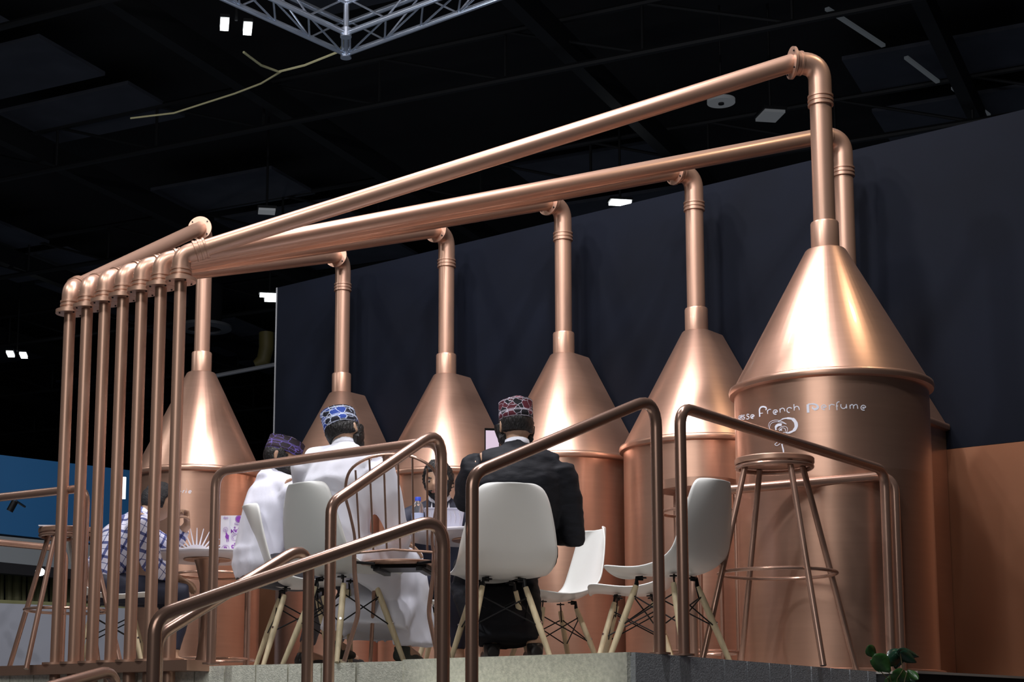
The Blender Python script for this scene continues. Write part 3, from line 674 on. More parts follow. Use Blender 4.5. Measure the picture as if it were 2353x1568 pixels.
# plastic basket
p = at_y(1021, 1207, 8.42); t = thing('plastic_basket', 'translucent white plastic basket with wavy bags on the right-hand white table', 'basket', (p.x, p.y, zt), R(0))
def rrect(w, d, z, r=.02, n=4):
    out = []
    for cx, cy, a0 in ((w/2 - r, d/2 - r, 0), (-w/2 + r, d/2 - r, 90), (-w/2 + r, -d/2 + r, 180), (w/2 - r, -d/2 + r, 270)):
        for k in range(n + 1):
            a = math.radians(a0 + 90*k/n); out.append(Vector((cx + r*math.cos(a), cy + r*math.sin(a), z)))
    return out
b = MB(); b.loft([rrect(.17, .12, 0), rrect(.18, .13, .02), rrect(.205, .15, .105), rrect(.215, .16, .108), rrect(.215, .16, .112), rrect(.20, .145, .112), rrect(.172, .122, .006)]); lpart('tub', b, mat('milky_plastic', (.72, .73, .85), .35, trans=.25), t)
for k in range(7):
    b = MB(); x = -.075 + .025*k; b.tube([(x, -.062, .03), (x + .006, -.071, .06), (x - .004, -.076, .095)], [(.007, .002)]*3, 6, hint=(1, 0, 0)); lpart('rib', b, plastic_cool, t)
for k in range(4):
    b = MB(); x = -.07 + .045*k; b.add([(x - .02, .0, .04), (x + .02, .005, .04), (x + .004 + .01*(k % 2), .0, .15)], [[0, 1, 2]]); o = lpart('paper_slip', b, paper_m, t, smooth=False); s = o.modifiers.new('t', 'SOLIDIFY'); s.thickness = .001; bake(o)
p = at_y(985, 1212, 8.3); b = MB(); b.ell((0, 0, .012), .04, .03, .012); o = tag(link('crumpled_wrapper', b.mesh('c'), mat('clear_wrapper', (.6, .6, .5), .3, bump=1, bscale=60), loc=(p.x, p.y, zt)), 'crumpled wrapper beside the basket on the right-hand white table', 'wrapper')
p = at_y(112, 1216, 8.98); b = MB(); b.box((0, 0, .004), .14, .08, .007); tag(link('folded_leaflet', b.mesh('c'), paper_m, loc=(p.x + .02, p.y, .801), smooth=False), 'white folded leaflet lying on the far left bar stool', 'leaflet')
# ------------------------------------------------------------------ people
def headfun(d, grow=0.):
    """head surface point for unit direction d (face towards +Y)"""
    x, y, z = d
    a, b, c = .074, .094, .113
    r = 1/math.sqrt((x/a)**2 + (y/b)**2 + (z/c)**2)
    p = Vector(d)*r
    if p.z < 0:
        t = min(1, -p.z/.113); p.x *= 1 - .30*t*t; 
        if p.y < 0: p.y *= 1 - .42*t
        else: p.y *= 1 - .05*t
    g = lambda cx, cz, s: math.exp(-((p.x - cx)**2 + (p.z - cz)**2)/(2*s*s)) if y > 0 else 0
    p.y += .020*g(0, -.022, .010) + .011*g(0, -.004, .009) + .006*g(0, -.062, .014) + .008*g(0, -.098, .018) + .006*g(0, .022, .035)
    p.y -= .010*g(.030, .004, .013) + .010*g(-.030, .004, .013)
    p.y += .004*g(.045, -.03, .015) + .004*g(-.045, -.03, .015)
    return p + Vector(d)*grow
def sph(n=28, m=22):
    out = []
    for i in range(m + 1):
        t = PI*i/m; t = min(max(t, .03), PI - .03)
        out.append([Vector((math.sin(t)*math.cos(2*PI*k/n), math.sin(t)*math.sin(2*PI*k/n), -math.cos(t))) for k in range(n)])
    return out
def masked(maskf, Mh, n=36, m=28, hi=.012, lo=-.012, rough=0):
    b = MB(); loops = []
    for l in sph(n, m):
        row = []
        for d in l:
            k = maskf(headfun(d)); g = lo + (hi - lo)*max(0, min(1, k))
            if rough: g += rough*noise.noise(d*9)*max(0, min(1, k))
            row.append(Mh @ headfun(d, g))
        loops.append(row)
    b.loft(loops); return b
def finger_chain(b, base, dirv, up, lens, r, curl):
    p = Vector(base); d = Vector(dirv).normalized(); ax = d.cross(up).normalized(); pts = [p.copy()]
    for i, l in enumerate(lens):
        d = Matrix.Rotation(curl, 3, ax) @ d; p = p + d*l; pts.append(p.copy())
    b.tube(pts, [r, r*.97, r*.9, r*.72][:len(pts)], 8)
def hand(b, wrist, dirv, palm_n, side, curl=.45, s=1.):
    """palm + four fingers + thumb; palm_n points out of the palm"""
    d = Vector(dirv).normalized(); n = Vector(palm_n); n = (n - d*n.dot(d)).normalized(); x = d.cross(n).normalized()*side
    w = Vector(wrist)
    b.tube([w - d*.01, w + d*.03, w + d*.085], [(.026*s, .018*s), (.037*s, .016*s), (.040*s, .013*s)], 12, hint=n)
    for k, (o, l) in enumerate(((-.030, .066), (-.010, .076), (.010, .071), (.029, .055))):
        finger_chain(b, w + d*.08*s + x*o*s, d, -n, [l*.45*s, l*.32*s, l*.26*s], .0088*s, -curl)
    finger_chain(b, w + d*.025*s - x*.034*s, (d*.7 - x*.75 + n*.35), -n, [.034*s, .028*s, .022*s], .0105*s, -curl*.4)
def remesh(o, vox, it=6, fac=.5):
    r = o.modifiers.new('r', 'REMESH'); r.mode = 'VOXEL'; r.voxel_size = vox
    s = o.modifiers.new('s', 'SMOOTH'); s.iterations = it; s.factor = fac
    mt = o.data.materials[0]; bake(o)
    if not o.data.materials: o.data.materials.append(mt)
    o.data.polygons.foreach_set('use_smooth', [True]*len(o.data.polygons)); return o
def fold(o, amp, sc, seed=0, zs=1.):
    me = o.data; n = len(me.vertices); co = np.empty(n*3); me.vertices.foreach_get('co', co); nn = np.array([v.vector[:] for v in me.vertex_normals]); co = co.reshape(-1, 3)
    for i in range(n):
        q = Vector((co[i][0]*sc + seed, co[i][1]*sc + 2*seed, co[i][2]*sc*zs)); co[i] += nn[i]*(amp*(noise.noise(q) + .5*noise.noise(q*2.3)))
    me.vertices.foreach_set('co', co.ravel()); me.update()
def J(side, **k): return k
def person(label, loc, rz, P):
    t = thing('person', label, 'person', loc, rz)
    V = lambda q: Vector(q)
    hips = {s: V(P['hip'])*1 for s in (-1, 1)}
    pel = V(P.get('pelvis', (0, -.02, .50))); ch = V(P['chest']); nk = V(P['neck']); hd = V(P['head'])
    Mh = Matrix.Translation(hd) @ Matrix.Rotation(P.get('hyaw', 0), 4, 'Z') @ Matrix.Rotation(P.get('hpitch', 0), 4, 'X') @ Matrix.Rotation(P.get('hroll', 0), 4, 'Y')
    sh = {1: V(P['shR']), -1: V(P['shL'])}; el = {1: V(P['elR']), -1: V(P['elL'])}; wr = {1: V(P['wrR']), -1: V(P['wrL'])}
    kn = {1: V(P.get('knR', (.13, .42, .50))), -1: V(P.get('knL', (-.13, .42, .50)))}; an = {1: V(P.get('anR', (.13, .40, .09))), -1: V(P.get('anL', (-.13, .40, .09)))}
    bulk = P.get('bulk', 1.)
    shv = (sh[1] - sh[-1]).normalized()
    # body
    def torso(b, k):
        mid = pel.lerp(ch, .5)
        pts = [pel - ZA*.06, pel, mid, ch, ch.lerp(nk, .55), nk - (nk - ch)*.12]
        rad = [(.12, .10), (.165, .125), (.15*bulk, .115*bulk), (.175*bulk, .125*bulk), (.15*bulk, .10*bulk), (.06, .06)]
        b.tube(pts, [(a*k, c*k) for a, c in rad], 20, hint=shv.cross((ch - pel).normalized()))
        b.tube([sh[-1], ch.lerp(nk, .62), sh[1]], [.062*k*bulk, .085*k*bulk, .062*k*bulk], 14)
    def arm(b, s, k, end=1.):
        e2 = el[s].lerp(wr[s], end)
        b.tube([sh[s] + (sh[s] - el[s]).normalized()*.02, sh[s], sh[s].lerp(el[s], .5), el[s], el[s].lerp(e2, .4), e2], [.045*k, .058*k*bulk, .052*k*bulk, .043*k, .042*k, .029*k], 14)
    def leg(b, s, k, lo=1.):
        h = Vector((s*.09, pel.y, pel.z)); e2 = kn[s].lerp(an[s], lo)
        b.tube([h, h.lerp(kn[s], .5), kn[s], kn[s].lerp(e2, .3), e2], [.092*k, .08*k, .060*k, .058*k, .04*k], 14)
    b = MB(); torso(b, .9)
    for s in (-1, 1):
        arm(b, s, .85); leg(b, s, .85)
        b.tube([an[s] + ZA*.02, an[s] - ZA*.03 + Vector((0, .02, 0)), an[s] - ZA*.05 + Vector((0, .14, -.0))], [.04, .042, .03], 10)
        dw = (wr[s] - el[s]).normalized(); dd = V(P.get('hd%d' % s, dw)); pn = V(P.get('pn%d' % s, (0, 0, -1)))
        hand(b, wr[s], dd, pn, s, P.get('curl%d' % s, .45))
    b.tube([nk - (hd - nk).normalized()*.05, nk, nk.lerp(hd, .6)], [.062, .056, .054], 14)
    b.loft([[Mh @ headfun(d) for d in l] for l in sph()])
    for s in (-1, 1):
        b.ell(Mh @ Vector((s*.078, -.008, -.012)), .008, .018, .032, (Mh.to_3x3() @ Matrix.Rotation(s*.35, 3, 'Z')))
        b.ell(Mh @ Vector((s*.080, -.004, -.034)), .007, .010, .012, Mh.to_3x3())
    body = lpart('body', b, P['skin'], t); remesh(body, .0062, 3, .4)
    # eyes, brows, mouth
    for s in (-1, 1):
        b = MB(); b.ell(Mh @ Vector((s*.030, .0775, .004)), .0125, .010, .0085); e = lpart('eye', b, eye_w, t)
        b = MB(); b.ell(Mh @ Vector((s*.030, .0862, .004)), .0055, .0028, .0055); lpart('iris', b, eye_d, e)
    b = MB()
    for s in (-1, 1): b.tube([Mh @ Vector((s*.012, .092, .020)), Mh @ Vector((s*.030, .090, .026)), Mh @ Vector((s*.048, .078, .020))], [.003, .0045, .002], 6)
    lpart('eyebrows', b, hair_m, t)
    b = MB(); b.tube([Mh @ Vector((-.024, .086, -.058)), Mh @ Vector((0, .0965, -.056)), Mh @ Vector((.024, .086, -.058))], [.002, .006, .002], 8); lpart('mouth', b, lip_m, t)
    # hair, beard
    hl = P.get('hairline', .045)
    def hm(p):
        front = .5 + .5*math.tanh((p.y - .02)*40); line = front*hl + (1 - front)*P.get('nape', -.055)
        side = 0
        k = (p.z - line)/.012
        if abs(p.x) > .055 and -.03 < p.y < .035 and p.z > -.04: k = max(k, .7)
        if p.y > .045 and p.z < hl: k = -1
        return k
    b = masked(hm, Mh, hi=P.get('hairth', .010), rough=P.get('hairrough', .006)); lpart('hair', b, P.get('hairm', hair_m), t)
    if P.get('beard'):
        def bm_(p):
            jaw = (-.040 - p.z)/.012 if p.y > -.01 else -1
            if abs(p.x) > .05 and p.y > -.012 and p.z < -.0: jaw = max(jaw, (.03 - abs(p.y - .02))/.012)
            if abs(p.x) < .024 and p.z > -.070 and p.z < -.046 and p.y > .05: jaw = .35
            return jaw
        b = masked(bm_, Mh, hi=P['beard'], rough=.006); lpart('beard', b, hair_m, t)
    # cap
    if P.get('cap'):
        b = MB(); ti = P.get('captilt', .12); Mc = Mh @ Matrix.Rotation(ti, 4, 'X')
        r0, z0, hcap = .094, P.get('capz', .030), P.get('caph', .078)
        seg = 64; prof = [(.0, .0), (.02, .0), (.5, .45), (.96, .96), (1., 1.)]
        loops = []; uvs = []
        levels = [(1.0, 0), (1.0, .25), (.995, .5), (.99, .75), (.985, .97), (1.0, 1.0), (.97, 1.005), (.93, .965), (.8, 1.0), (.6, 1.12), (.35, 1.22), (.12, 1.25)]
        for rr, zz in levels:
            row = []
            for k in range(seg):
                a = 2*PI*k/seg; dent = 1.
                rx = .081*rr; ry = .099*rr
                z = z0 + hcap*zz
                if zz > 1.0: z += -.012*abs(math.cos(a))*(1 - rr) + P.get('capdome', 0)*(1 - rr) + .006*noise.noise(Vector((math.cos(a)*2, math.sin(a)*2, zz*3)))
                row.append(Mc @ Vector((rx*math.cos(a), -.004 + ry*math.sin(a), z)))
            loops.append(row)
        n0 = len(loops); vs = [q for l in loops for q in l]; fs = []
        for i in range(n0 - 1):
            for k in range(seg): fs.append([i*seg + k, i*seg + (k + 1) % seg, (i + 1)*seg + (k + 1) % seg, (i + 1)*seg + k])
        fs.append([(n0 - 1)*seg + k for k in range(seg)])
        me = bpy.data.meshes.new('cap'); me.from_pydata([tuple(v) for v in vs], [], fs); uvl = me.uv_layers.new(name='UVMap')
        tops = [l[1] for l in levels]; hv = [0, .25, .5, .75, .97, 1.0, 1.03, 1.08, 1.25, 1.5, 1.8, 2.0]
        for poly_ in me.polygons:
            ks = [vi % seg for vi in poly_.vertices]; wrap = (max(ks) - min(ks)) > seg/2
            for li, vi in zip(poly_.loop_indices, poly_.vertices):
                i, k = divmod(vi, seg); kk = k + seg if (wrap and k < seg/2) else k
                uvl.data[li].uv = (kk/seg, hv[i])
        me.update(); o = link('cap', me, P['cap'], t, ang=50)
        s = o.modifiers.new('t', 'SOLIDIFY'); s.thickness = .002; s.offset = 0; bake(o)
    # clothes
    kind = P['clothes']
    b = MB(); torso(b, 1.02)
    for s in (-1, 1): arm(b, s, P.get('sleeve', 1.22), P.get('slen', .93))
    b.tube([nk - (hd - nk).normalized()*.05, nk + (hd - nk)*.10], [.085, .066], 16)
    if kind == 'robe':
        for s in (-1, 1):
            leg(b, s, 1.15, .92)
        hem = P.get('hem', .12)
        kc = (kn[1] + kn[-1])/2; w = (kn[1] - kn[-1]).length/2 + .075; hw = P.get('hemw', 1.15)
        b.tube([Vector((0, pel.y - .04, pel.z - .02)), Vector((kc.x*.5, pel.y*.5 + kc.y*.5, pel.z)), kc + Vector((0, -.02, -.015)), kc + Vector((0, .01, -.10)), Vector((kc.x, (an[1].y + an[-1].y)/2, hem + .04)), Vector((kc.x, (an[1].y + an[-1].y)/2 - .01, hem))],
               [(.20, .09), (w*.95, .085), (w, .075), (w*1.0, .10), (w*(hw - .03), .14*hw/1.15), (w*hw, .145*hw/1.15)], 24, hint=(1, 0, 0) if False else (0, -1, .3))
        if P.get('drape'):
            d0 = V(P['drape'])
            b.tube([Vector((d0.x*.6, pel.y, pel.z - .02)), Vector((d0.x, d0.y, .36)), Vector((d0.x*1.05, d0.y, .2)), Vector((d0.x*1.1, d0.y, .1))], [(.06, .12), (.05, .15), (.045, .16), (.04, .17)], 16)
        o = lpart('robe', b, P['cloth'], t)
    else:
        b.tube([pel + ZA*.0, pel + ZA*.10], [(.15, .115), (.155, .12)], 20, hint=shv.cross((ch - pel).normalized()))
        o = lpart(kind, b, P['cloth'], t)
    remesh(o, .010, 12, .5); fold(o, P.get('fold', .007), 9, P.get('seed', 1), P.get('fz', .6))
    s = o.modifiers.new('s', 'SMOOTH'); s.iterations = 2; bake(o)
    b = MB(); b.tube([nk + (hd - nk).normalized()*(-.01), nk + (hd - nk).normalized()*.028], [.067, .061], 20, caps=False)
    cl_ = lpart('collar', b, P.get('collarm', P['cloth']), t); s = cl_.modifiers.new('t', 'SOLIDIFY'); s.thickness = .004; bake(cl_)
    if kind != 'robe' or P.get('trousers'):
        b = MB()
        b.tube([pel - ZA*.07, pel + ZA*.02], [(.12, .10), (.15, .115)], 18, hint=(0, -1, 0))
        for s in (-1, 1): leg(b, s, 1.08 if kind != 'robe' else .95, .88)
        o = lpart('trousers', b, P.get('trousers', navy_cloth), t); remesh(o, .012, 4, .5); fold(o, .005, 10, 3)
    for s in (-1, 1):
        b = MB(); a = an[s]; fd = V(P.get('fd', (0, 1, 0))).normalized(); fz = max(.0, a.z - .09)
        b.tube([a + Vector((0, 0, -.045)) - fd*.05, a + Vector((0, 0, -.048)), a + Vector((0, 0, -.055)) + fd*.09, a + Vector((0, 0, -.062)) + fd*.175], [(.03, .030), (.038, .038), (.044, .030), (.030, .020)], 14, hint=(0, 0, 1) )
        b.tube([a + Vector((0, 0, .0)), a + Vector((0, 0, -.05))], [.042, .040], 12)
        o = lpart('shoe', b, P.get('shoe', shoe_m), t); remesh(o, .008, 3, .5)
    return t
def lean(pz, y0, y1, h): return h
# man in dark jacket, back to us
pA = Vector((cA.x, cA.y, 0)) + Vector((.09, -.0, .02))
person('man seated with his back to us in a black jacket and maroon patterned cap', pA, R(5), dict(
    hip=(0, 0, .52), pelvis=(0, -.04, .52), chest=(.01, -.03, .85), neck=(0, .02, 1.045), head=(.0, .045, 1.155), hyaw=R(8), hpitch=R(-8),
    shR=(.185, -.02, .935), shL=(-.175, .02, .945), elR=(.275, .02, .59), elL=(-.22, .22, .80), wrR=(.16, .25, .70), wrL=(-.16, .42, .90), **{'hd-1': (.25, .35, .9), 'pn-1': (.3, -.9, 0)},
    hemw=.85, knR=(.10, .40, .49), knL=(-.20, .40, .49), anR=(.10, .10, .10), anL=(-.10, .16, .10), bulk=1.16, skin=skin_b, beard=.030, cap=cap_red, capz=.022, caph=.092, captilt=.06, capdome=.012,
    clothes='robe', cloth=black_cloth, sleeve=1.45, fold=.008, hem=.10, collarm=white_cloth, trousers=black_cloth, seed=4, fz=2.5))
pt = at_y(1131, 1018, cA.y + .42); ph = thing('smartphone', 'smartphone held up by the man in the maroon cap', 'phone', (pt.x, pt.y, pt.z - .03), R(6))
b = MB(); b.box((0, 0, .03), .078, .008, .15); lpart('case', b, black_metal, ph, smooth=False); b = MB(); b.box((0, -.0047, .03), .068, .0012, .125); lpart('screen', b, screen_m, ph, smooth=False)
# man in white robe
pB = Vector((cB.x, cB.y, 0))
person('man seated in a long white robe and blue patterned cap', pB + Vector((-.05, 0, 0)), R(-30), dict(
    hip=(0, 0, .54), pelvis=(.01, -.03, .545), chest=(.03, -.01, .86), neck=(.02, .03, 1.045), head=(.0, .055, 1.125), hyaw=R(-10), hpitch=R(-10), hroll=R(-24),
    shR=(.215, -.0, .93), shL=(-.165, .0, .985), elR=(.275, .08, .66), elL=(-.25, .16, .70), wrR=(.19, .33, .60), wrL=(-.10, .38, .66), knR=(.18, .44, .52), knL=(-.10, .44, .52), anR=(.20, .30, .10), anL=(-.08, .12, .12),
    bulk=1.12, skin=skin_b, beard=.026, cap=cap_blue, capz=.018, caph=.09, captilt=.10, clothes='robe', cloth=white_cloth, sleeve=1.4, fold=.007, seed=2, hem=.17, drape=(.22, .36, 0), shoe=shoe_g))
# man in white shirt, purple cap
person('man seated in a white shirt and dark purple embroidered cap', Vector((cC.x, cC.y, 0)) + Vector((-.19, .0, 0)), R(-58), dict(
    hip=(0, 0, .52), pelvis=(0, -.05, .52), chest=(0, .02, .83), neck=(0, .045, 1.02), head=(.0, .085, 1.11), hyaw=R(-42), hpitch=R(-14), hroll=R(-12),
    shR=(.19, .05, .915), shL=(-.18, .06, .93), elR=(.24, .16, .66), elL=(-.22, .26, .72), wrR=(.10, .36, .62), wrL=(-.05, .44, .74), knR=(.18, .42, .48), knL=(-.15, .45, .49), anR=(.20, .30, .10), anL=(-.10, .30, .10),
    bulk=1.08, skin=skin_a, beard=.028, cap=cap_purple, capz=.018, caph=.08, captilt=-.05, capdome=.01, clothes='shirt', cloth=white_cloth2, sleeve=1.42, fold=.010, seed=7, trousers=grey_cloth))
# man in plaid shirt
person('man seated at the left in a blue and white plaid shirt, hand at his chin', cE + Vector((-.04, -.0, 0)), R(-72), dict(
    hip=(0, 0, .52), pelvis=(0, -.06, .50), chest=(0, .08, .78), neck=(0, .20, .93), head=(.0, .28, 1.02), hyaw=R(-4), hpitch=R(-16),
    shR=(.19, .14, .87), shL=(-.19, .15, .87), elR=(.21, .22, .62), elL=(-.19, .40, .78), wrR=(.10, .40, .56), wrL=(-.06, .47, .90), **{'hd-1': (.0, -.1, 1), 'pn-1': (.2, -1, 0), 'curl-1': 1.3},
    knR=(.14, .42, .47), knL=(-.13, .42, .47), anR=(.14, .36, .10), anL=(-.13, .30, .10), bulk=1.08, skin=skin_b, hairm=hair_g, hairline=.05, hairth=.013, clothes='shirt', cloth=plaid, sleeve=1.4, slen=.8, fold=.006, seed=11, trousers=navy_cloth))
# man in navy suit facing us
person('man seated in a navy suit facing the camera behind the white table', cF + Vector((-.07, -.12, 0)), R(170), dict(
    hip=(0, 0, .52), pelvis=(0, -.04, .52), chest=(0, .04, .86), neck=(0, .10, 1.02), head=(.0, .16, 1.115), hyaw=R(-8), hpitch=R(-10), hroll=R(3),
    shR=(.19, .06, .92), shL=(-.19, .06, .92), elR=(.27, .20, .72), elL=(-.26, .20, .70), wrR=(.14, .38, .80), wrL=(-.12, .40, .80), anR=(.15, .36, .10), anL=(-.14, .36, .10), knR=(.2, .42, .5), knL=(-.16, .42, .5),
    skin=skin_b, beard=.010, hairline=.052, hairth=.016, hairrough=.012, clothes='jacket', cloth=navy_cloth, collarm=white_cloth, sleeve=1.3, fold=.006, seed=15, trousers=navy_cloth))
# ------------------------------------------------------------------ plant at lower right
pp = at_y(2048, 1560, 7.4)
t = thing('leafy_plant', 'green leafy plant in a pot outside the right platform edge', 'plant', (pp.x, pp.y, GROUND))
hz = -GROUND
b = MB(); b.lathe([(.001, .0), (.14, 0), (.18, .5), (.19, .52), (.17, .52), (.16, .45), (.001, .45)], (0, 0, 0), 28); lpart('pot', b, pot_m, t)
px = 7.4*1.3/F_
def pl(u, v, dy=0): q = at_y(u, v, pp.y + dy); return Vector((q.x - pp.x, q.y - pp.y, q.z - GROUND))
leaves = [(1996, 1484, 2014, 1512, 22), (2008, 1506, 2046, 1545, 34), (2000, 1517, 2020, 1530, 14), (2010, 1522, 2022, 1545, 13), (2072, 1494, 2040, 1530, 30), (2068, 1500, 2058, 1538, 26), (2062, 1496, 2112, 1510, 18), (2068, 1500, 2106, 1523, 22), (2085, 1540, 2110, 1562, 16), (2082, 1548, 2112, 1556, 12), (2050, 1548, 2092, 1566, 30), (2035, 1560, 2065, 1580, 34), (2060, 1562, 2105, 1570, 24)]
for i, (u0, v0, u1, v1, w) in enumerate(leaves):
    A0, B0 = pl(u0, v0, random.uniform(-.05, .05)), pl(u1, v1, random.uniform(-.05, .05)); ax = B0 - A0; sd = ax.cross(Vector((random.uniform(-.3, .3), 1, .2))).normalized(); nn = sd.cross(ax).normalized()
    b = MB(); rows = []
    for k in range(9):
        f = k/8; ww = w*px*.5*math.sin(PI*min(.97, max(.02, f)))**.7*(1.15 - .4*f)
        c_ = A0 + ax*f + nn*(.012*math.sin(f*PI)); rows.append([c_ - sd*ww + nn*.004, c_ - nn*.001, c_ + sd*ww + nn*.004])
    vs_ = [q for r_ in rows for q in r_]; b.add(vs_, [[3*k + j, 3*k + j + 1, 3*k + j + 4, 3*k + j + 3] for k in range(8) for j in range(2)])
    o = lpart('leaf', b, leaf_d if i in (4, 5, 6, 7, 12) else leaf_m, t, ang=60); s = o.modifiers.new('t', 'SOLIDIFY'); s.thickness = .0008; bake(o)
for us in ([(2050, 1640), (2048, 1570), (2040, 1530), (2033, 1497)], [(2055, 1640), (2062, 1560), (2075, 1540), (2068, 1500)], [(2048, 1640), (2040, 1560), (2020, 1540), (2008, 1510)], [(2060, 1640), (2080, 1560), (2084, 1545)]):
    b = MB(); b.tube([Vector((0, 0, .46))] + [pl(*q) for q in us], .0022, 6); lpart('stem', b, stem_m, t)
# ------------------------------------------------------------------ hall: roof, panels, beams
ZR = 9.6
mb = MB(); mb.box((0, 32, ZR + .35), 110, 90, .1); roof = tag(link('ceiling', mb.mesh('c'), deck_b, smooth=False), 'black hall ceiling', kind='structure')
mb = MB(); mb.box((0, 70, 4), 120, .2, 12); tag(link('wall_far', mb.mesh('c'), deck_b, smooth=False), 'dark far wall of the hall', kind='structure')
A1 = Vector((.48, .877, 0)).normalized(); A2 = Vector((-A1.y, A1.x, 0))
pm = MB(); pm.box((0, 0, 0), 2.6, 1.5, .06, A2, A1); pme = pm.mesh('ceiling_panel'); pme.materials.append(deck_m)
cnt = 0
for a in range(-2, 9):
    if a % 2: continue
    for k in range(-2, 18):
        q = Vector((-1, 18, 0)) + A2*(a*3.1 - 6) + A1*(k*2.05 - 2)
        if 10 < q.y < 52 and abs(q.x) < 20 and cnt < 120 and random.random() > .22:
            o = bpy.data.objects.new('ceiling_panel', pme); C.objects.link(o); o.parent = roof; o.location = (q.x, q.y, ZR - .1 - .2*random.random()); cnt += 1
for k in range(-3, 6):
    q = Vector((0, 26, 0)) + A2*(k*4.6)
    b = MB(); b.box(q + ZA*(ZR - .55), .18, 70, .35, A2, A1); link('roof_beam', b.mesh('beam'), steel_dark, roof, smooth=False)
for k in range(0, 9):
    q = Vector((0, 12 + 5.2*k, 0)); b = MB()
    b.tube([q - A2*30 + ZA*(ZR - .9), q + A2*30 + ZA*(ZR - .9)], .05, 8); b.tube([q - A2*30 + ZA*(ZR - .2), q + A2*30 + ZA*(ZR - .2)], .05, 8)
    for j in range(-14, 14):
        b.tube([q + A2*j*2 + ZA*(ZR - .9), q + A2*(j + 1)*2 + ZA*(ZR - .2)], .025, 6); b.tube([q + A2*(j + 1)*2 + ZA*(ZR - .9), q + A2*(j + 1)*2 + ZA*(ZR - .2)], .025, 6)
    link('roof_truss', b.mesh('rt'), steel_dark, roof, smooth=False)
# light strips at the upper right
for (u0, v0, u1, v1) in ((1900, 20, 2030, 105), (2082, 132, 2155, 188), (2190, 202, 2272, 265)):
    A0, B0 = at_z(u0, v0, ZR - .4), at_z(u1, v1, ZR - .4); b = MB(); b.box((A0 + B0)/2, (B0 - A0).length, .06, .04, (B0 - A0).normalized(), ZA.cross((B0 - A0).normalized()))
    link('skylight_strip', b.mesh('s'), mat('dim_skylight', (.1, .11, .12), .5, emis=(.8, .9, 1), estr=.035), roof, smooth=False)
# aluminium truss corner
ZT = 5.75
oc = at_z(795, 124, ZT); ic = at_z(795, 76, ZT); dl = (at_z(560, 18, ZT) - oc).normalized(); dr = (at_z(1100, 14, ZT) - at_z(850, 105, ZT)).normalized()
tt = thing('lighting_truss', 'silver aluminium box truss corner hanging at the top of the picture', 'truss', oc)
Lt = 5.0; hh = .29
def truss_arm(p0, p1, d):
    b = MB()
    for q in (p0, p1):
        for z in (0, hh): b.tube([q + ZA*z, q + d*Lt + ZA*z], .025, 12)
    part('chords', b, alu, tt)
    b = MB(); n = 12
    w = p1 - p0
    for k in range(n):
        a0, a1 = Lt*k/n + .05, Lt*(k + 1)/n + .05
        b.tube([p0 + d*a0, p1 + d*a1 if k % 2 else p1 + d*a1], .009, 8); b.tube([p0 + d*a0, p0 + d*a1 + ZA*hh] if k % 2 else [p0 + d*a0 + ZA*hh, p0 + d*a1], .009, 8)
        b.tube([p1 + d*a0, p1 + d*a1 + ZA*hh] if k % 2 else [p1 + d*a0 + ZA*hh, p1 + d*a1], .009, 8); b.tube([p0 + d*a0, p1 + d*a0], .009, 8)
    part('lacing', b, alu, tt)
truss_arm(oc, at_z(795, 76, ZT), dl); truss_arm(oc + Vector((.0, 0, 0)), at_z(795, 76, ZT), dr)
b = MB(); b.tube([oc, ic], .02, 10); b.tube([oc, oc + ZA*hh], .025, 10); b.tube([ic, ic + ZA*hh], .025, 10); b.disc(oc, ZA, .05, .08); b.disc(ic, ZA, .05, .08); part('corner_joint', b, alu, tt)
# rope
b = MB(); pts = [(560, 120), (600, 150), (640, 165), (700, 150), (780, 118)]
b.tube([at_z(u, v, 5.9 + .05*i) for i, (u, v) in enumerate(pts)] + [at_z(795, 90, ZT)], .012, 6); b.tube([at_z(u, v, 6.0) for u, v in [(645, 165), (600, 192), (540, 215), (400, 260), (300, 272)]], .010, 6)
tag(link('hanging_rope', b.mesh('r'), rope_m), 'slack pale rope hanging left of the truss corner', 'rope')
# hall lamps
def hall_lamp(name, label, items, z, m, cat='lamp', thick=.08, pole=True):
    cs = [at_z(u, v, z) for (u, v, w, h) in items]; c = sum(cs, Vector())/len(cs); t = thing(name, label, cat, c)
    for (u, v, w, h), q in zip(items, cs):
        px_ = q.y/F_; b = MB()
        vx = Vector((1, .12, 0)).normalized()
        b.box(q, w*px_, h*px_*(q.y/(z - EYE.z)), thick*.5, vx, ZA.cross(vx)); part('lit_panel', b, m, t, smooth=False)
        b = MB(); b.box(q + ZA*(thick*.55), w*px_*1.15, h*px_*(q.y/(z - EYE.z))*1.1, thick*.5, vx, ZA.cross(vx)); part('housing', b, steel_dark, t, smooth=False)
    b = MB(); b.tube([c + ZA*.08, Vector((c.x, c.y, ZR + .25))], .02, 8); part('hanger', b, steel_dark, t)
    return t
hall_lamp('flood_lamp', 'pair of bright floodlights near the top left of the hall roof', [(516, 56, 20, 26), (569, 66, 20, 26)], 8.4, lamp_e)
hall_lamp('flood_lamp', 'bright lamp bar just above the black wall, right of centre', [(1425, 466, 48, 10)], 8.2, lamp_e)
hall_lamp('flood_lamp', 'double bright lamp bar left of the black wall corner', [(617, 679, 40, 6), (622, 689, 28, 6)], 8.0, lamp_e)
hall_lamp('flood_lamp', 'small pair of lamps at the far left edge', [(24, 814, 15, 11), (54, 817, 15, 11)], 8.0, lamp_e)
hall_lamp('flood_lamp', 'dim hanging lamp above the left long pipe', [(613, 486, 40, 11)], 8.2, lamp_dim)
hall_lamp('flood_lamp', 'square dim lamp at the right below the long pipe', [(1770, 266, 50, 26)], 8.2, lamp_grey)
c = at_z(1657, 233, 8.3); t = thing('roof_speaker', 'round grey disc fitting below the upper long pipe', 'speaker', c)
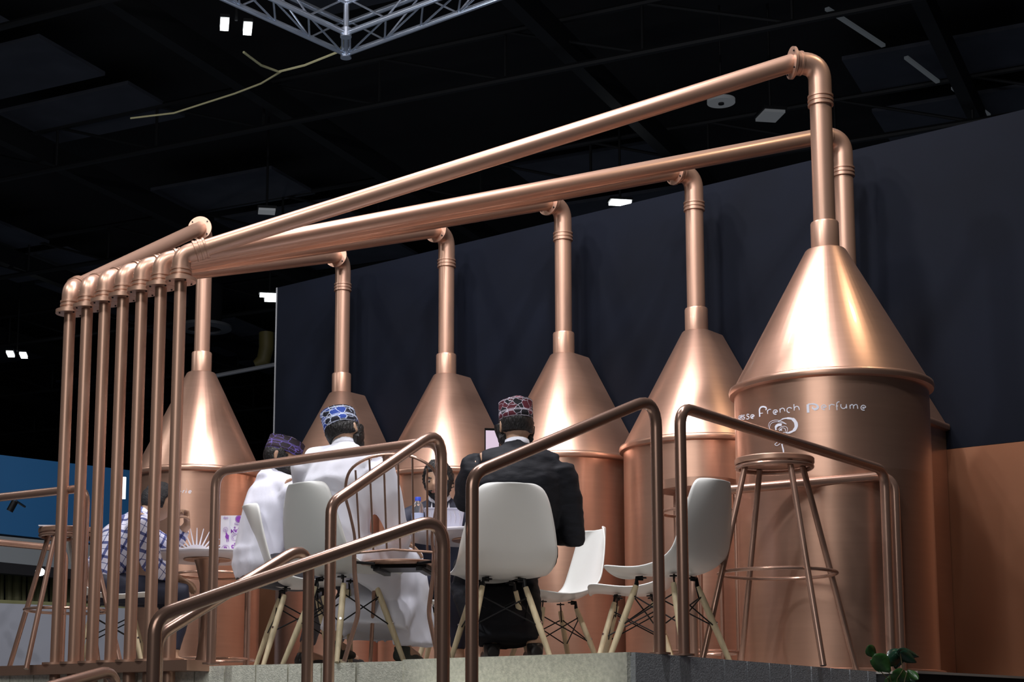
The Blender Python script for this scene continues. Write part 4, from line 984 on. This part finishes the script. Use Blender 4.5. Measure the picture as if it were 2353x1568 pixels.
b = MB(); b.disc(c, ZA, .19, .05, 36); part('disc', b, lamp_grey, t); b = MB(); b.disc(c - ZA*.03, ZA, .04, .03, 16); b.tube([c, c + ZA*1.4], .015, 8); part('stem', b, steel_dark, t)
c = at_z(470, 754, 8.2); t = thing('roof_duct', 'pale round duct mouth behind the left riser', 'duct', c)
b = MB(); px_ = c.y/F_; b.lathe([(40*px_, -.05), (64*px_, -.02), (64*px_, .04), (40*px_, .06), (40*px_, -.05)], c, 48, caps=False); part('flange', b, duct_m, t)
b = MB(); b.lathe([(40*px_, .0), (40*px_, 1.2)], c, 40, caps=True); part('sleeve', b, deck_b, t)
b = MB(); _q = at_y(612, 765, 25); b.tube([at_y(585, 838, 25), at_y(605, 830, 25), at_y(612, 800, 25), _q], [.06, .12, .12, .12], 14); part('yellow_hose', b, yellow_m, roof)
b = MB(); b.tube([at_y(490, 865, 22), at_y(632, 838, 22)], .03, 8); part('service_pipe', b, duct_m, roof)
# ------------------------------------------------------------------ neighbouring stand at the far left
yb = 17.
def quad_panel(name, label, pix, Y0, Y1, m, cat=None, th=.15, kind=None, parent=None):
    P4 = [at_y(u, v, Y0 if u < 100 else Y1) for u, v in pix]
    b = MB(); b.loft([P4, [q + Vector((.05, th, 0)) for q in P4]]); o = link(name, b.mesh(name), m, parent, smooth=False)
    return tag(o, label, cat, kind=kind)
ns = thing('neighbour_stand', 'neighbouring stand at the far left with blue fascia and olive curtain', 'stand', at_z(60, 1540, -1.2) if False else Vector((-5, 17.5, GROUND)))
def np_(name, pix, m, Ya=16.5, Yb=18.5, th=.2):
    P4 = [at_y(u, v, Ya if u < 50 else Yb) for u, v in pix]
    b = MB(); b.loft([P4, [q + Vector((.0, th, 0)) for q in P4]]); return part(name, b, m, ns, smooth=False)
np_('blue_fascia', [(-300, 1010), (330, 1085), (330, 1262), (-300, 1195)], blue_m)
np_('grey_fascia', [(-300, 1202), (330, 1265), (330, 1325), (-300, 1262)], grey_m)
np_('dark_band', [(-300, 1262), (330, 1325), (330, 1345), (-300, 1292)], deck_b)
np_('pale_wall', [(-300, 1375), (330, 1400), (330, 1640), (-300, 1640)], lgrey_m)
np_('ledge', [(-300, 1366), (330, 1393), (330, 1401), (-300, 1374)], mat('olive_ledge', (.22, .22, .1), .6), th=.3)
for k in range(26):
    u = -150 + k*17; Y = 17.3 + k*.06; A0 = at_y(u, 1290 + k*1.6, Y); B0 = at_y(u, 1375 + k*1.4, Y)
    b = MB(); b.tube([A0, B0], .028 + .012*(k % 3), 8); part('curtain_fold', b, olive_m, ns)
np_('curtain_backing', [(-300, 1285), (330, 1340), (330, 1400), (-300, 1374)], deck_b, 17.4, 19.4, .05)
c = at_y(92, 1315, 16.4); b = MB(); b.ell(c, .05, .04, .04); part('lamp', b, lamp_e, ns)
c = at_y(22, 1175, 15.8); b = MB(); b.tube([c, c + Vector((.05, 0, .1))], .035, 12); b.tube([c + Vector((.06, 0, .1)), c + Vector((.06, .4, .1))], .012, 8); part('small_spotlight', b, black_metal, ns)
c = at_y(283, 1122, 16); b = MB(); b.box(c, .05, .03, .22); part('lit_panel', b, sign_m, ns, smooth=False)
bpy.data.scenes.remove(_tmp)
